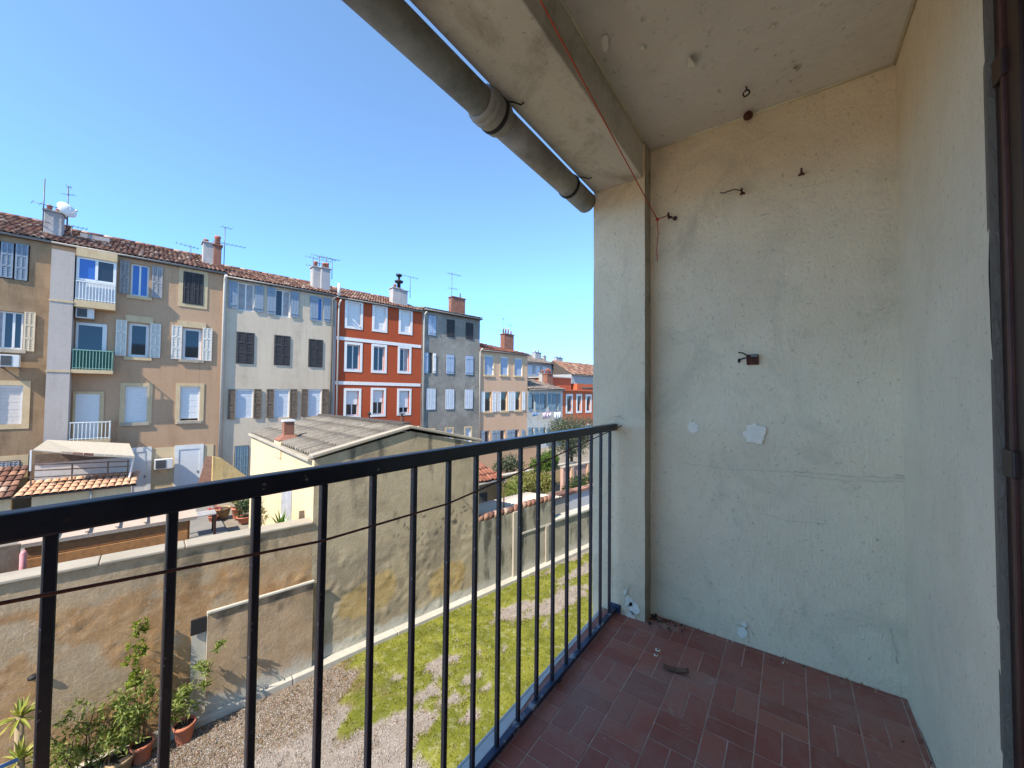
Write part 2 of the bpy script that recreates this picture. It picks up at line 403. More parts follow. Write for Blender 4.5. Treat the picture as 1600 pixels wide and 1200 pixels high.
# pillar with rounded, worn arris
pl = MB().box(PX+.006, HX1+.25, PY0+.004, PY1, FL-.22, CE+.4).build('balcony_pillar', M['stucco']); tag(pl, kind='structure')
grid_plane('skin', lambda a, b: ((PX, PY1-a*(PY1-PY0), FL-.01+b*(CE-FL)), (-1, 0, 0)), 14, 90, M['stucco'], .006, 3, 9).build('plaster_skin', M['stucco'], pl)
MB().poly([(PX, PY0, FL-.01), (HX1, PY0, FL-.01), (HX1, PY0, CE), (PX, PY0, CE)]).build('pillar_side', stucco('grimy_shaded_stucco', (.40, .36, .28), 90, .006, .8, (.06, .055, .045)), pl)  # darker base paints in the side's shade along with its grime
# beam and ceiling, upper storeys and the front below
be = MB().box(HX0, PX+.002, PY0+.012, PY1-.002, BZ, CE+.3).build('balcony_beam', M['beam'], bevel=.006); tag(be, kind='structure')
ceil = MB().box(HX0, HX1+.2, HY-.2, PY0+.02, CE, CE+.25).build('balcony_ceiling', M['ceil']); tag(ceil, kind='structure')
# thin coving bead where ceiling meets walls
cv = MB().tube([(HX1-.004, HY, CE-.002), (HX1-.004, PY0, CE-.002)], .006, 6).tube([(HX0, HY+.004, CE-.002), (HX1, HY+.004, CE-.002)], .006, 6).tube([(HX0, PY0+.008, CE-.002), (HX1, PY0+.008, CE-.002)], .006, 6)
cv.build('coving_bead', flat('pale_bead', (.64, .6, .42), .9), ceil)
blk = MB().box(HX0, 14, -9, PY1-.01, CE+.31, CE+3.2).box(HX1+.26, 14, -9, PY1-.01, 0, CE+.3).box(HX0, HX1+.25, -9, PY1-.06, 0, FL-.31).box(HX0, HX1+.25, -9, -2.6, FL-.3, CE+.3)
bo = blk.build('apartment_building', M['stucco_h']); tag(bo, "pale rendered apartment block that the tiled balcony belongs to", "building")

# ---- peeling paint flakes on the ceiling and chips on the walls (children of their surfaces)
def flake(name, c, ax, bx, n, r, parent, m, seed, lift=.01):
    rr = random.Random(seed); k = 9; pts = []
    for i in range(k):
        a = 2*pi*i/k; q = r*rr.uniform(.55, 1.2)
        pts.append(Vector(c)+Vector(ax)*(q*cos(a))+Vector(bx)*(q*.7*sin(a))+Vector(n)*(lift*(.15+max(0, cos(a+seed)))))
    return MB().poly(pts).build(name, m, parent)
for i, (x, y, r, l) in enumerate(((945, 60, .018, .02), (1003, 72, .009, .008), (1080, 92, .022, .03), (1243, 103, .017, .02), (1205, 40, .012, .006), (1098, 104, .006, .004), (1210, 125, .005, .004))):
    p = onZ(x, y, CE); flake('paint_flake', (p.x, p.y, CE-.003), (1, .2, 0), (-.2, 1, 0), (0, 0, -1), r*1.35, ceil, M['paint_flake'], i, l*1.3); flake('bare_spot', (p.x+.012, p.y-.008, CE-.0012), (1, .2, 0), (-.2, 1, 0), (0, 0, -1), r*1.25, ceil, M['beam'], i+3, .0004)
def wallpatch(x, y, r, seed, nm='bare_patch', par=ew, X=HX1, m=None, el=1.2):
    p = onX(x, y, X); rr = random.Random(seed); k = 38; pts = []
    for i in range(k):
        a = 2*pi*i/k; q = r*rr.uniform(.74, 1.1); pts.append((X-.0062, p.y+q*cos(a), p.z+q*el*sin(a)))
    MB().poly(list(reversed(pts))).build(nm, m or M['chip_white'], par)
M['patch'] = flat('filler_patch', (.80, .71, .55), .95, var=.06, vs=25, bmp=.002, bs=90)
wallpatch(1083, 668, .028, 1, m=M['patch'], el=1.15); wallpatch(1180, 678, .046, 2, m=M['patch'], el=1.1); wallpatch(1160, 987, .022, 3); wallpatch(1163, 975, .012, 7)
for q in ((982, 938, .026, 4), (992, 950, .03, 5), (986, 962, .024, 6), (978, 925, .014, 8)): wallpatch(*q, par=pl, X=PX)
def crack(pts, X, par, wd=.0022, seed=0):
    rr = random.Random(seed); P = [onX(x, y, X) for x, y in pts]; L_ = []
    for a, b in zip(P, P[1:]):
        n_ = max(2, int((b-a).length/.012))
        for k in range(n_): L_.append(a+(b-a)*(k/n_)+Vector((0, rr.uniform(-1, 1), rr.uniform(-1, 1)))*.0035)
    L_.append(P[-1]); mb = MB()
    for i, p in enumerate(L_):
        d = (L_[min(i+1, len(L_)-1)]-L_[max(0, i-1)]).normalized(); n = Vector((1, 0, 0)).cross(d)*wd*rr.uniform(.2, 1)
        mb.v += [(X-.0078, *(p+n)[1:]), (X-.0078, *(p-n)[1:])]
    for i in range(len(L_)-1): mb.f.append((2*i, 2*i+2, 2*i+3, 2*i+1)); mb.sm.append(False)
    mb.build('crack', M['crack'], par)
M['crack'] = flat('crack_line', (.46, .39, .27), 1, var=.3)  # cracks are thin ribbons in a darker tone than the wall
crack([(1062, 722), (1140, 733), (1260, 738), (1330, 744), (1413, 746)], HX1, ew, .0016, 1); crack([(1240, 742), (1330, 752), (1415, 752)], HX1, ew, .0012, 2)
crack([(1395, 742), (1416, 742), (1417, 768)], HX1, ew, .0022, 3); crack([(1390, 980), (1398, 1010), (1402, 1035)], HX1, ew, .003, 4)
crack([(952, 942), (962, 944), (972, 955), (977, 975)], PX, pl, .0016, 5); crack([(985, 915), (978, 930), (975, 945)], PX, pl, .0025, 6)
crack([(948, 668), (946, 658), (955, 652), (968, 650), (978, 656)], PX, pl, .0022, 7); crack([(1052, 305), (1060, 292), (1066, 281)], HX1, ew, .0022, 8); crack([(1150, 975), (1170, 980), (1178, 992)], HX1, ew, .003, 9)
crack([(1230, 300), (1262, 292), (1300, 284), (1350, 262)], HX1, ew, .001, 10); crack([(1180, 800), (1230, 812), (1290, 818)], HX1, ew, .001, 11)
M['dirt'] = flat('corner_dirt', (.035, .03, .024), .95, var=.4, vs=30)
for i in range(26):                           # crumbled dirt and plaster bits in the corner beside the pillar
    rr = random.Random(50+i); a = rr.random()
    p = Vector((HX1-.02-rr.random()**2*.10, PY0-.02-rr.random()**1.5*.16, FL+.003)); s = rr.uniform(.004, .014)
    flake('dirt_crumb', p, (1, 0, 0), (0, 1, 0), (0, 0, 1), s, fl, M['dirt'] if i % 3 else M['brownleaf'], i, s*.9)

for i in range(70):                           # dust and crumbs swept against the end wall and the house wall
    rr = random.Random(300+i); s_ = rr.uniform(.002, .006)
    p = Vector((HX1-.006-rr.random()**3*.09, rr.uniform(HY+.02, PY0-.02), FL+.002)) if i % 4 else Vector((rr.uniform(1.2, HX1-.02), HY+.006+rr.random()**3*.06, FL+.002))
    flake('dust_crumb', p, (1, 0, 0), (0, 1, 0), (0, 0, 1), s_, fl, M[('dirt', 'brownleaf', 'paint_flake')[i % 3]], i, s_*.8)
# ---- railing
RY = .77
rail = empty('balcony_railing', (1.0, RY, FL)); tag(rail, "dark navy iron railing with square bars along the balcony edge", "railing")
def loc(p): return (p[0]-1.0, p[1]-RY, p[2]-FL)
def rp(mb, name, m, bev=.002, par=rail):
    mb.v = [loc(v) for v in mb.v]; return mb.build(name, m, par, bevel=bev)
TZ = EYE-.148
hr = rp(MB().box(-2.25, PX+.004, RY-.012, RY+.016, TZ-.036, TZ), 'handrail', M['navy'], .004)
rp(MB().box(-2.25, PX+.002, RY-.014, RY+.010, FL+.012, FL+.030), 'bottom_rail', M['navychip'], .002)
bar_me = MB().box(-.0066, .0066, -.0066, .0066, 0, TZ-.036-FL-.030).mesh('baluster'); bar_me.materials.append(M['navy'])
for k in range(-19, 17):
    x = .0585+.1175*k
    o = add('baluster', bar_me, None, rail, loc=loc((x, RY, FL+.030))); o.rotation_euler = (rnd.uniform(-.003, .003), rnd.uniform(-.003, .003), rnd.uniform(-.06, .06))
    b = o.modifiers.new("bevel", 'BEVEL'); b.width = .0015; b.segments = 1
rp(MB().box(PX-.012, PX+.004, RY-.032, RY+.032, FL+.002, FL+.044), 'rail_foot', M['navychip'])
for x in (-1.2, .35, 1.4): rp(MB().box(x-.01, x+.01, RY-.012, RY+.012, FL-.004, FL+.012), 'rail_stud', M['navychip'])

# ---- drain pipe under the beam
PYC, PZC, PR = .944, EYE+1.112, .0585
pipe = empty('drain_pipe', (1.0, PYC, PZC)); tag(pipe, "grimy grey drain pipe slung under the beam edge", "pipe")
def pp(mb, name, m, par=pipe):
    mb.v = [(v[0]-1.0, v[1]-PYC, v[2]-PZC) for v in mb.v]; return mb.build(name, m, par)
pp(MB().tube([(HX0, PYC, PZC), (1.13, PYC, PZC)], PR-.003, 32), 'pipe_section', M['pipe'])
pp(MB().tube([(1.10, PYC, PZC), (PX-.004, PYC, PZC)], PR-.002, 32), 'pipe_section', M['pipe'])
pp(MB().tube([(1.075, PYC, PZC), (1.083, PYC, PZC), (1.09, PYC, PZC), (1.20, PYC, PZC), (1.212, PYC, PZC), (1.22, PYC, PZC)], [PR, PR+.008, PR+.009, PR+.008, PR+.003, PR-.001], 32), 'socket_collar', M['pipe'])
pp(MB().tube([(1.10, PYC, PZC), (1.125, PYC, PZC)], PR+.012, 32), 'socket_lip', M['pipe'])
for xs in (1.165, 1.80):
    rr = PR+.0115 if xs < 1.5 else PR+.003
    st = pp(MB().tube([(xs-.009, PYC, PZC), (xs+.009, PYC, PZC)], rr, 32), 'strap', M['blackiron'])
    q = MB().tube([(xs, PYC-.01, PZC+PR), (xs+.006, PYC-.045, BZ-.004)], .006, 6).tube([(xs+.006, PYC-.045, BZ-.006), (xs+.02, PYC-.075, BZ-.010), (xs+.05, PYC-.095, BZ-.012), (xs+.055, PYC-.105, BZ-.004)], .003, 5).lathe([(.012, 0), (.014, .008), (.008, .018)], (xs+.003, PYC-.03, BZ-.02), 8)
    pp(q, 'bracket', M['blackiron'], pipe)

# ---- cords, wires, hooks
hk = onX(1047, 340, HX1); kn = onX(1027, 343, 2.0)
def hook(p, seed, label, wire=None, m='rust'):
    e = empty('wall_hook', p); tag(e, label, "hook")
    mb = MB().tube([(.012, 0, 0), (-.03, 0, 0)], .0045, 8).lathe([(.011, 0), (.013, .004), (.009, .01)], (0, 0, -.005), 10)
    mb.build('shank', M[m], e)
    ring = [(-.034+.011*cos(a), .0, .011*sin(a)) for a in [2*pi*i/14 for i in range(15)]]
    MB().tube(ring, .0038, 6).build('eye', M[m], e)
    if wire:
        MB().tube(wire, .0028, 6).build('wire_end', M['brown_wire'], e)
    return e
hook(hk, 1, "small rusty hook in the end wall holding the knotted orange cord")
hook(onX(1160, 303, HX1), 2, "rusty wall hook with a kinked wire end sticking out to its left", [(-.035, 0, 0), (-.045, .03, .012), (-.03, .075, .014), (-.035, .09, .018)])
hook(onX(1252, 273, HX1), 3, "bare rusty wall hook nearest to the house wall")
tail = onX(1027, 408, 2.0)
far = onX(845, 0, .95); dirv = (far-kn); end = kn+dirv*1.55
end.z = min(end.z, CE-.002)
cm = MB().tube([end, kn+dirv*.6+Vector((0, 0, -.006)), kn], .0026, 6).tube([kn, hk+Vector((-.034, 0, 0))], .0026, 6)
cm.tube([kn, kn+(tail-kn)*.35+Vector((0, -.004, 0)), kn+(tail-kn)*.7+Vector((0, .003, 0)), tail], .0022, 6)
cm.lathe([(.004, -.008), (.009, -.003), (.008, .004), (.003, .009)], kn, 8)
co_ = cm.build('washing_line', M['orange_cord']); rebase(co_, kn); tag(co_, "orange cord running from the ceiling to a hook in the end wall", "cord")
pts = [onY(-140, 968, .735), onY(0, 943, .735), onY(250, 895, .735), onY(500, 846, .735), onY(700, 787, .735), onY(850, 721, .735), Vector((PX, .735, onY(955, 668, .735).z))]
wr = MB().tube([Vector((-1.78, .735, pts[0].z-.02))]+pts, .0024, 6).build('washing_wire', M['brown_wire']); rebase(wr, (PX, .735, pts[-1].z)); tag(wr, "rusty brown wire strung inside the railing bars", "wire")
# rusty plate
pc = onX(1176, 562, HX1); e = empty('wall_bracket', pc); tag(e, "square rusty iron plate on the end wall with bent wires", "bracket")
MB().box(-.012, .004, -.024, .024, -.024, .024).build('plate', M['rust'], e, bevel=.002)
MB().box(-.026, -.012, -.02, .006, .012, .019).build('clip', M['steel'], e)
MB().tube([(-.014, .02, .018), (-.03, .035, .03), (-.035, .055, .034)], .003, 6).tube([(-.014, .02, .01), (-.03, .04, .004), (-.032, .05, -.004)], .0035, 6).lathe([(.002, -.012), (.006, -.006), (.006, .004), (.002, .01)], (-.032, .052, -.004), 8).build('bent_wire', M['blackiron'], e)
# ring and rusty stump on the ceiling
rp_ = onZ(1166, 135, CE); e = empty('ceiling_ring', rp_); tag(e, "small black iron ring hanging from the ceiling", "ring")
MB().tube([(0, 0, .003), (0, 0, -.02)], .003, 6).build('pin', M['blackiron'], e)
MB().tube([(.002*sin(i), .012*cos(2*pi*i/16), -.03+.013*sin(2*pi*i/16)) for i in range(17)], .0032, 6).build('ring', M['blackiron'], e)
rp_ = onZ(1169, 176, CE); rp_.x = HX1-.03; e = MB().lathe([(.006, .004), (.014, -.004), (.021, -.016), (.017, -.03), (.006, -.036)], (0, 0, 0), 9).build('rust_stump', M['rust'], None, rp_); tag(e, "round rusty stump on the ceiling beside the end wall", "stump")
sp_ = onX(1055, 342, HX1); e = MB().tube([(.004, .009*cos(2*pi*i/12), .009*sin(2*pi*i/12)) for i in range(13)], .0028, 5).lathe([(.004, -.004), (.004, .004)], (.004, 0, 0), 6).build('wall_plug', M['blackiron'], None, sp_+Vector((-.012, 0, 0))); tag(e, "small round black wall plug next to the knotted cord", "plug")
# curl of bark on the floor
a, b = onZ(1036, 1046, FL), onZ(1076, 1054, FL); mid = (a+b)/2; mb = MB(); ax = (b-a)
k = 10
for i in range(k):
    t0 = i/(k-1); c = a+ax*t0-mid; up = .004+.010*(abs(t0-.5)*2)**2
    n_ = Vector((-ax.y, ax.x, 0)).normalized()
    wv = .012*(1-.5*abs(t0-.45))
    mb.v += [tuple(c+n_*wv+Vector((0, 0, up+.008))), tuple(c+Vector((0, 0, up-.003))), tuple(c-n_*wv+Vector((0, 0, up+.007)))]
for i in range(k-1):
    q = i*3; mb.f += [(q, q+1, q+4, q+3), (q+1, q+2, q+5, q+4)]; mb.sm += [True, True]
o = mb.build('bark_curl', M['brownleaf'], None, Vector((mid.x, mid.y, FL))); sm = o.modifiers.new("s", 'SOLIDIFY'); sm.thickness = .003
tag(o, "dry curled strip of bark lying on the red floor tiles", "debris")
for q, nm in (((1028, 1016), .012), ((1025, 1024), .009)):
    p = onZ(*q, FL); MB().lathe([(nm, 0), (nm, .0012), (nm*.55, .0014)], (p.x, p.y, FL+.0008), 12).build('screw_hole', M['patch'], fl)
    MB().lathe([(nm*.5, 0), (nm*.5, .0004)], (p.x+.002, p.y, FL+.0024), 10).build('screw_hole', M['dirt'], fl)
# ---- dark wooden shutter leaf folded against the jamb, right edge of the view
dr = empty('wooden_shutter', (DX-.03, HY-.02, FL)); tag(dr, "dark stained wooden door shutter at the right edge beside the house wall", "shutter")
def dp(mb, name, m, bev=.003):
    mb.v = [(v[0]-(DX-.03), v[1]-(HY-.02), v[2]-FL) for v in mb.v]; return mb.build(name, m, dr, bevel=bev)
dp(MB().box(DX-.05, DX-.007, HY-.06, HY-.012, FL+.01, FL+2.27), 'stile', M['wood_dark'])
dp(MB().box(DX-.062, DX-.0505, HY-.06, HY-.006, FL+.01, FL+2.27), 'edge_bead', M['wood_red'], .002)
dp(MB().box(DX-.12, DX-.0625, HY-.06, HY-.012, FL+.01, FL+2.27), 'stile', M['wood_dark'])
dp(MB().box(DX-.52, DX-.1205, HY-.055, HY-.03, FL+.01, FL+2.27), 'panel', M['wood_dark'])
for z in (EYE-.13, EYE+.70, EYE-.92):
    dp(MB().box(DX-.07, DX-.02, HY-.02, HY-.0035, z-.028, z+.028), 'hinge', M['wood_dark'])
MB().box(-.35, DX-.53, HY-.16, HY-.12, FL+.01, FL+2.27).build('door_glass', M['darkglass'], hw)

# ================================================================== the row of houses across the courtyard
M['pane'] = glassm('window_glass', (.018, .022, .027))
M['pane_blue'] = glassm('blue_pane', (.03, .11, .36), .12)  # blue put straight into the pane's base colour
M['pane_pale'] = flat('pale_blind', (.50, .52, .55), .7, var=.05)
M['blind'] = flat('white_roller_blind', (.60, .59, .57), .6, var=.04)
M['blind_warm'] = flat('cream_roller_blind', (.56, .50, .44), .7, var=.06)
M['white'] = flat('white_window_paint', (.64, .62, .58), .5, var=.06)
M['curtain'] = flat('grey_curtain', (.30, .29, .29), .9, var=.2, vs=5)
M['cream'] = plaster('cream_stone', (.50, .36, .20), (.56, .42, .25), (.14, .10, .06), 2, .5)
M['sillstone'] = plaster('weathered_sill', (.40, .33, .24), (.30, .26, .20), (.06, .055, .05), 3, .8)
M['sh_bluegrey'] = flat('blue_grey_shutter', (.20, .24, .285), .7, var=.12)
M['sh_blue'] = flat('light_blue_shutter', (.29, .35, .44), .7, var=.12)
M['sh_teal'] = flat('teal_blue_shutter', (.15, .22, .26), .7, var=.15)
M['sh_dark'] = flat('dark_brown_shutter', (.038, .034, .034), .75, var=.35)
M['sh_grey'] = flat('weathered_grey_shutter', (.30, .28, .27), .85, var=.25)
M['sh_brown'] = plaster('worn_brown_shutter', (.12, .085, .06), (.19, .14, .10), (.03, .02, .015), 8, .7)
M['sh_white'] = flat('off_white_shutter', (.60, .55, .47), .7, var=.1)
M['sh_cream'] = flat('cream_shutter', (.58, .47, .32), .75, var=.1)
M['w_brown0'] = plaster('ochre_brown_render', (.28, .18, .10), (.34, .23, .135), (.05, .033, .02), .35, 1.0, 30, .006, stain_lo=.37)
M['w_brown'] = plaster('tan_render', (.41, .25, .145), (.46, .29, .175), (.24, .14, .07), .3, .85, 30, .005)
M['w_box'] = plaster('mauve_grey_render', (.40, .34, .29), (.44, .375, .325), (.24, .20, .17), .5, .5, 40, .004)
M['w_white'] = plaster('off_white_render', (.50, .40, .29), (.55, .45, .33), (.27, .21, .15), .35, .85, 30, .005, stain_lo=.46)
M['w_red'] = plaster('brick_red_render', (.34, .062, .022), (.37, .075, .03), (.22, .045, .025), .4, .5, 30, .003)
M['w_grey'] = plaster('patchy_grey_render', (.17, .155, .13), (.25, .23, .195), (.44, .40, .34), .3, 1.0, 22, .04, stain_lo=.44, streak=False, bstr=1.0, mott=.5)
M['w_peach'] = plaster('peach_render', (.50, .315, .195), (.54, .35, .225), (.38, .25, .16), .3, .5, 30, .003)
M['w_pale'] = plaster('pale_grey_render', (.44, .42, .37), (.48, .47, .43), (.3, .28, .24), .4, .5)
M['w_orange'] = plaster('orange_red_render', (.40, .10, .045), (.44, .13, .06), (.18, .05, .03), .4, .7)
M['w_far'] = plaster('far_grey_render', (.30, .29, .29), (.36, .35, .34), (.2, .19, .18), .3, .4)
M['w_yellow'] = plaster('pale_yellow_render', (.56, .42, .25), (.60, .46, .28), (.34, .20, .08), .5, .5, 40, .003)
M['rtile'] = perobj('clay_roof_tile', [(.22, .10, .065), (.12, .06, .045), (.32, .17, .11), (.25, .12, .08), (.46, .34, .25)], .85, 12, .004, (.045, .03, .025), .6)
def islandtile(name, cols):
    m, t, b = nodes(name); g = t.nodes.new("ShaderNodeNewGeometry"); cr = t.nodes.new("ShaderNodeValToRGB"); el = cr.color_ramp.elements
    el[0].color = (*cols[0], 1); el[len(el)-1].color = (*cols[-1], 1)
    for i in range(1, len(cols)-1): el.new(i/(len(cols)-1)).color = (*cols[i], 1)
    t.links.new(g.outputs["Random Per Island"], cr.inputs[0])
    c = mixc(t, math_n(t, 'MULTIPLY', ramp(t, noise_n(t, coords(t), 3, 5, .7), .45, .7), .5), cr.outputs[0], (.06, .045, .035))
    t.links.new(c, b.inputs["Base Color"]); b.inputs["Roughness"].default_value = .9; b.inputs["Specular IOR Level"].default_value = .15; return m
M['rtiles'] = islandtile('clay_roof_tiles', [(.22, .10, .065), (.12, .06, .045), (.32, .17, .11), (.25, .12, .08), (.44, .32, .24)])
M['rtiles_grey'] = islandtile('greyed_roof_tiles', [(.20, .16, .13), (.13, .11, .10), (.27, .20, .15), (.22, .17, .14)])
M['rtiles_red'] = islandtile('red_roof_tiles', [(.27, .10, .06), (.20, .075, .05), (.32, .14, .09), (.24, .09, .06)])
M['gutter'] = flat('zinc_gutter', (.17, .16, .15), .55, metal=.2, var=.2)
M['pvc'] = flat('pale_downpipe', (.50, .46, .40), .5, var=.1)
M['under'] = flat('dark_eave_boards', (.07, .055, .045), .9, var=.3)
M['brick'] = plaster('chimney_brick', (.21, .085, .055), (.27, .13, .09), (.06, .045, .04), 3, .8, 20, .02)
M['chim_grey'] = plaster('chimney_render', (.34, .31, .29), (.42, .38, .35), (.10, .09, .09), 2, .7, 20, .02)
M['clay'] = flat('clay_pot', (.36, .12, .07), .8, var=.2)
M['antenna'] = flat('antenna_aluminium', (.12, .12, .13), .5, metal=.5)
M['iron_white'] = flat('white_iron', (.70, .68, .62), .5, var=.08)
M['iron_green'] = flat('green_iron', (.20, .34, .25), .5, var=.1)
M['greenpanel'] = flat('dark_green_panel', (.02, .075, .06), .6, var=.2)
M['ac'] = flat('off_white_casing', (.58, .56, .52), .5, var=.06)
M['acgrille'] = flat('dark_grille', (.06, .06, .06), .6, var=.3)
GZ = 0.0

def rect(x0, x1, y0, y1, off=None):              # pixel box -> (u0,u1,z0,z1) on the plane at off
    o = OF if off is None else off; ym, xm = (y0+y1)/2, (x0+x1)/2
    return (UZ(x0, ym, o)[0], UZ(x1, ym, o)[0], UZ(xm, y1, o)[1], UZ(xm, y0, o)[1])
class House:
    def __init__(s, name, label, u0, u1, zt, off=OF, depth=9):
        s.u0, s.u1, s.zt, s.off, s.depth = u0, u1, zt, off, depth
        s.e = empty(name, WP(u0, off, GZ), FA); tag(s.e, label, "house"); s.holes = []
    def L(s, u, dy, z): return (u-s.u0, dy, z-GZ)         # dy > 0 into the house, < 0 towards the courtyard
    def part(s, mb, name, m, parent=None, bevel=0): return mb.build(name, m, parent or s.e, bevel=bevel)
    def box(s, u0, u1, d0, d1, z0, z1, mb=None): return (mb or MB()).box(u0-s.u0, u1-s.u0, d0, d1, z0-GZ, z1-GZ)
    def rect(s, x0, x1, y0, y1, d=0): return rect(x0, x1, y0, y1, s.off+d)
    def wall(s, m, z0=GZ-.05, name='wall'):
        us = sorted({s.u0, s.u1, *[h[0] for h in s.holes], *[h[1] for h in s.holes]})
        zs = sorted({z0, s.zt, *[h[2] for h in s.holes], *[h[3] for h in s.holes]})
        mb = MB(); L = s.L
        for i in range(len(us)-1):
            for j in range(len(zs)-1):
                cu, cz = (us[i]+us[i+1])/2, (zs[j]+zs[j+1])/2
                if any(h[0] < cu < h[1] and h[2] < cz < h[3] for h in s.holes): continue
                mb.poly([L(us[i], 0, zs[j]), L(us[i+1], 0, zs[j]), L(us[i+1], 0, zs[j+1]), L(us[i], 0, zs[j+1])])
        for a, b, c, d in s.holes:
            q = .2
            mb.poly([L(a, 0, c), L(a, 0, d), L(a, q, d), L(a, q, c)]); mb.poly([L(b, 0, c), L(b, q, c), L(b, q, d), L(b, 0, d)])
            mb.poly([L(a, 0, d), L(b, 0, d), L(b, q, d), L(a, q, d)]); mb.poly([L(a, 0, c), L(a, q, c), L(b, q, c), L(b, 0, c)])
            mb.poly([L(a, q, c), L(a, q, d), L(b, q, d), L(b, q, c)][::-1])
        e = s.depth; u0, u1, zt = s.u0, s.u1, s.zt
        mb.poly([L(u0, e, z0), L(u0, 0, z0), L(u0, 0, zt), L(u0, e, zt)]); mb.poly([L(u1, 0, z0), L(u1, e, z0), L(u1, e, zt), L(u1, 0, zt)])
        mb.poly([L(u0, e, z0), L(u0, e, zt), L(u1, e, zt), L(u1, e, z0)]); mb.poly([L(u0, 0, zt), L(u1, 0, zt), L(u1, e, zt), L(u0, e, zt)])
        s.w = s.part(mb, name, m); return s.w
    # ---- windows
    def window(s, r, kind='casement', fm='white', pm='pane', sill=None, surround=None, sw=.13, hole=True, dep=.12, fw=.07, blind=0, mull=1):
        """r in metres; the frame mesh is the window, panes, sills, surrounds and blinds its children"""
        u0, u1, z0, z1 = r
        if hole: s.holes.append(r)
        else: dep = -.03
        mb = MB(); f0, f1 = dep, dep+.05
        if not hole: f0, f1 = -.035, .0
        s.box(u0, u0+fw, f0, f1, z0, z1, mb); s.box(u1-fw, u1, f0, f1, z0, z1, mb)
        s.box(u0+fw, u1-fw, f0, f1, z1-fw, z1, mb); s.box(u0+fw, u1-fw, f0, f1, z0, z0+fw, mb)
        W = u1-u0
        for k in range(mull):
            c = u0+W*(k+1)/(mull+1); s.box(c-fw*.5, c+fw*.5, f0-.008, f1-.002, z0+fw, z1-fw, mb)
        w = s.part(mb, 'window', M[fm])
        n = mull+1
        for k in range(n):
            a = u0+fw+(W-2*fw)*k/n; b = u0+fw+(W-2*fw)*(k+1)/n
            s.part(s.box(a, b, f0+.02, f0+.03, z0+fw, z1-fw), 'pane', M[pm if not isinstance(pm, (list, tuple)) else pm[k]], w)
        if blind: s.part(s.box(u0+fw*.6, u1-fw*.6, f0-.025, f0-.012, z1-(z1-z0)*blind, z1-.01), 'blind', M['blind'], w)
        if sill: s.part(s.box(u0-.12, u1+.12, -.09, .001, z0-.16, z0-.004), 'sill', M[sill], w, .01)
        if surround: s.surround(r, surround, sw, w)
        return w
    def surround(s, r, m, sw, w, proud=.025):
        u0, u1, z0, z1 = r; mb = MB()
        s.box(u0-sw, u0, -proud, .002, z0-sw, z1+sw, mb); s.box(u1, u1+sw, -proud, .002, z0-sw, z1+sw, mb)
        s.box(u0, u1, -proud, .002, z1, z1+sw, mb); s.box(u0, u1, -proud, .002, z0-sw, z0, mb)
        s.part(mb, 'surround', M[m], w)
    def shutter(s, r, m, w, style='louver', off=.03, rows=2, tilt=0):
        u0, u1, z0, z1 = r; mb = MB(); d1 = -off; d0 = d1-.035; W = u1-u0; st = min(.07, W*.16)
        if style == 'plank':
            n = max(2, int(W/.13))
            for k in range(n):
                s.box(u0+W*k/n+.004, u0+W*(k+1)/n-.004, d0, d1, z0, z1, mb)
            for q in (.14, .86): s.box(u0+.02, u1-.02, d0-.02, d0-.001, z0+(z1-z0)*q-.05, z0+(z1-z0)*q+.05, mb)
        else:
            s.box(u0, u0+st, d0, d1, z0, z1, mb); s.box(u1-st, u1, d0, d1, z0, z1, mb)
            for k in range(rows+1):
                c = z0+(z1-z0)*k/rows; a = max(z0, c-st*.6); b = min(z1, c+st*.6); s.box(u0+st, u1-st, d0, d1, a, b, mb)
            if style == 'louver2': s.box((u0+u1)/2-st*.4, (u0+u1)/2+st*.4, d0, d1, z0+st*.6, z1-st*.6, mb)
            n = max(6, int((z1-z0)/.085)); L = s.L
            for k in range(n):
                c = z0+st+(z1-z0-2*st)*(k+.5)/n; h = (z1-z0)/n*.42
                mb.poly([L(u0+st, d0+.006, c-h), L(u1-st, d0+.006, c-h), L(u1-st, d1-.004, c+h), L(u0+st, d1-.004, c+h)])
            mb.poly([L(u0+st, d1-.002, z0), L(u1-st, d1-.002, z0), L(u1-st, d1-.002, z1), L(u0+st, d1-.002, z1)])
        return s.part(mb, 'shutter', M[m], w)
    def closed(s, r, m, style='louver', surround=None, sw=.13, sill=None, rows=2, hole=False):
        """two closed shutter leaves on a dark frame"""
        u0, u1, z0, z1 = r
        if hole: s.holes.append(r)
        mb = s.box(u0-.03, u1+.03, (.08 if hole else -.012), (.1 if hole else .002), z0-.03, z1+.03); w = s.part(mb, 'window', M['under'])
        mid = (u0+u1)/2; off = -.05 if hole else .014
        s.shutter((u0, mid-.008, z0, z1), m, w, style, off, rows); s.shutter((mid+.008, u1, z0, z1), m, w, style, off, rows)
        if surround: s.surround((u0-.03, u1+.03, z0-.03, z1+.03), surround, sw, w)
        if sill: s.part(s.box(u0-.12, u1+.12, -.09, .001, z0-.18, z0-.034), 'sill', M[sill], w, .01)
        return w
    def blindwin(s, r, m='blind', fm='white', surround=None, sw=.13, sill=None, gap=0):
        u0, u1, z0, z1 = r; s.holes.append(r); mb = MB(); fw = .05
        s.box(u0, u0+fw, .04, .12, z0, z1, mb); s.box(u1-fw, u1, .04, .12, z0, z1, mb); s.box(u0+fw, u1-fw, .04, .12, z1-fw*2, z1, mb)
        w = s.part(mb, 'window', M[fm]); n = max(6, int((z1-z0)/.16)); bl = MB(); zz0 = z0+gap; H = z1-fw*2-zz0
        for k in range(n): s.box(u0+fw, u1-fw, .07+.004*(k % 2), .1, zz0+H*k/n+.003, zz0+H*(k+1)/n, bl)
        s.part(bl, 'blind', M[m], w)
        if gap: s.part(s.box(u0+fw, u1-fw, .12, .13, z0, zz0), 'pane', M['pane'], w)
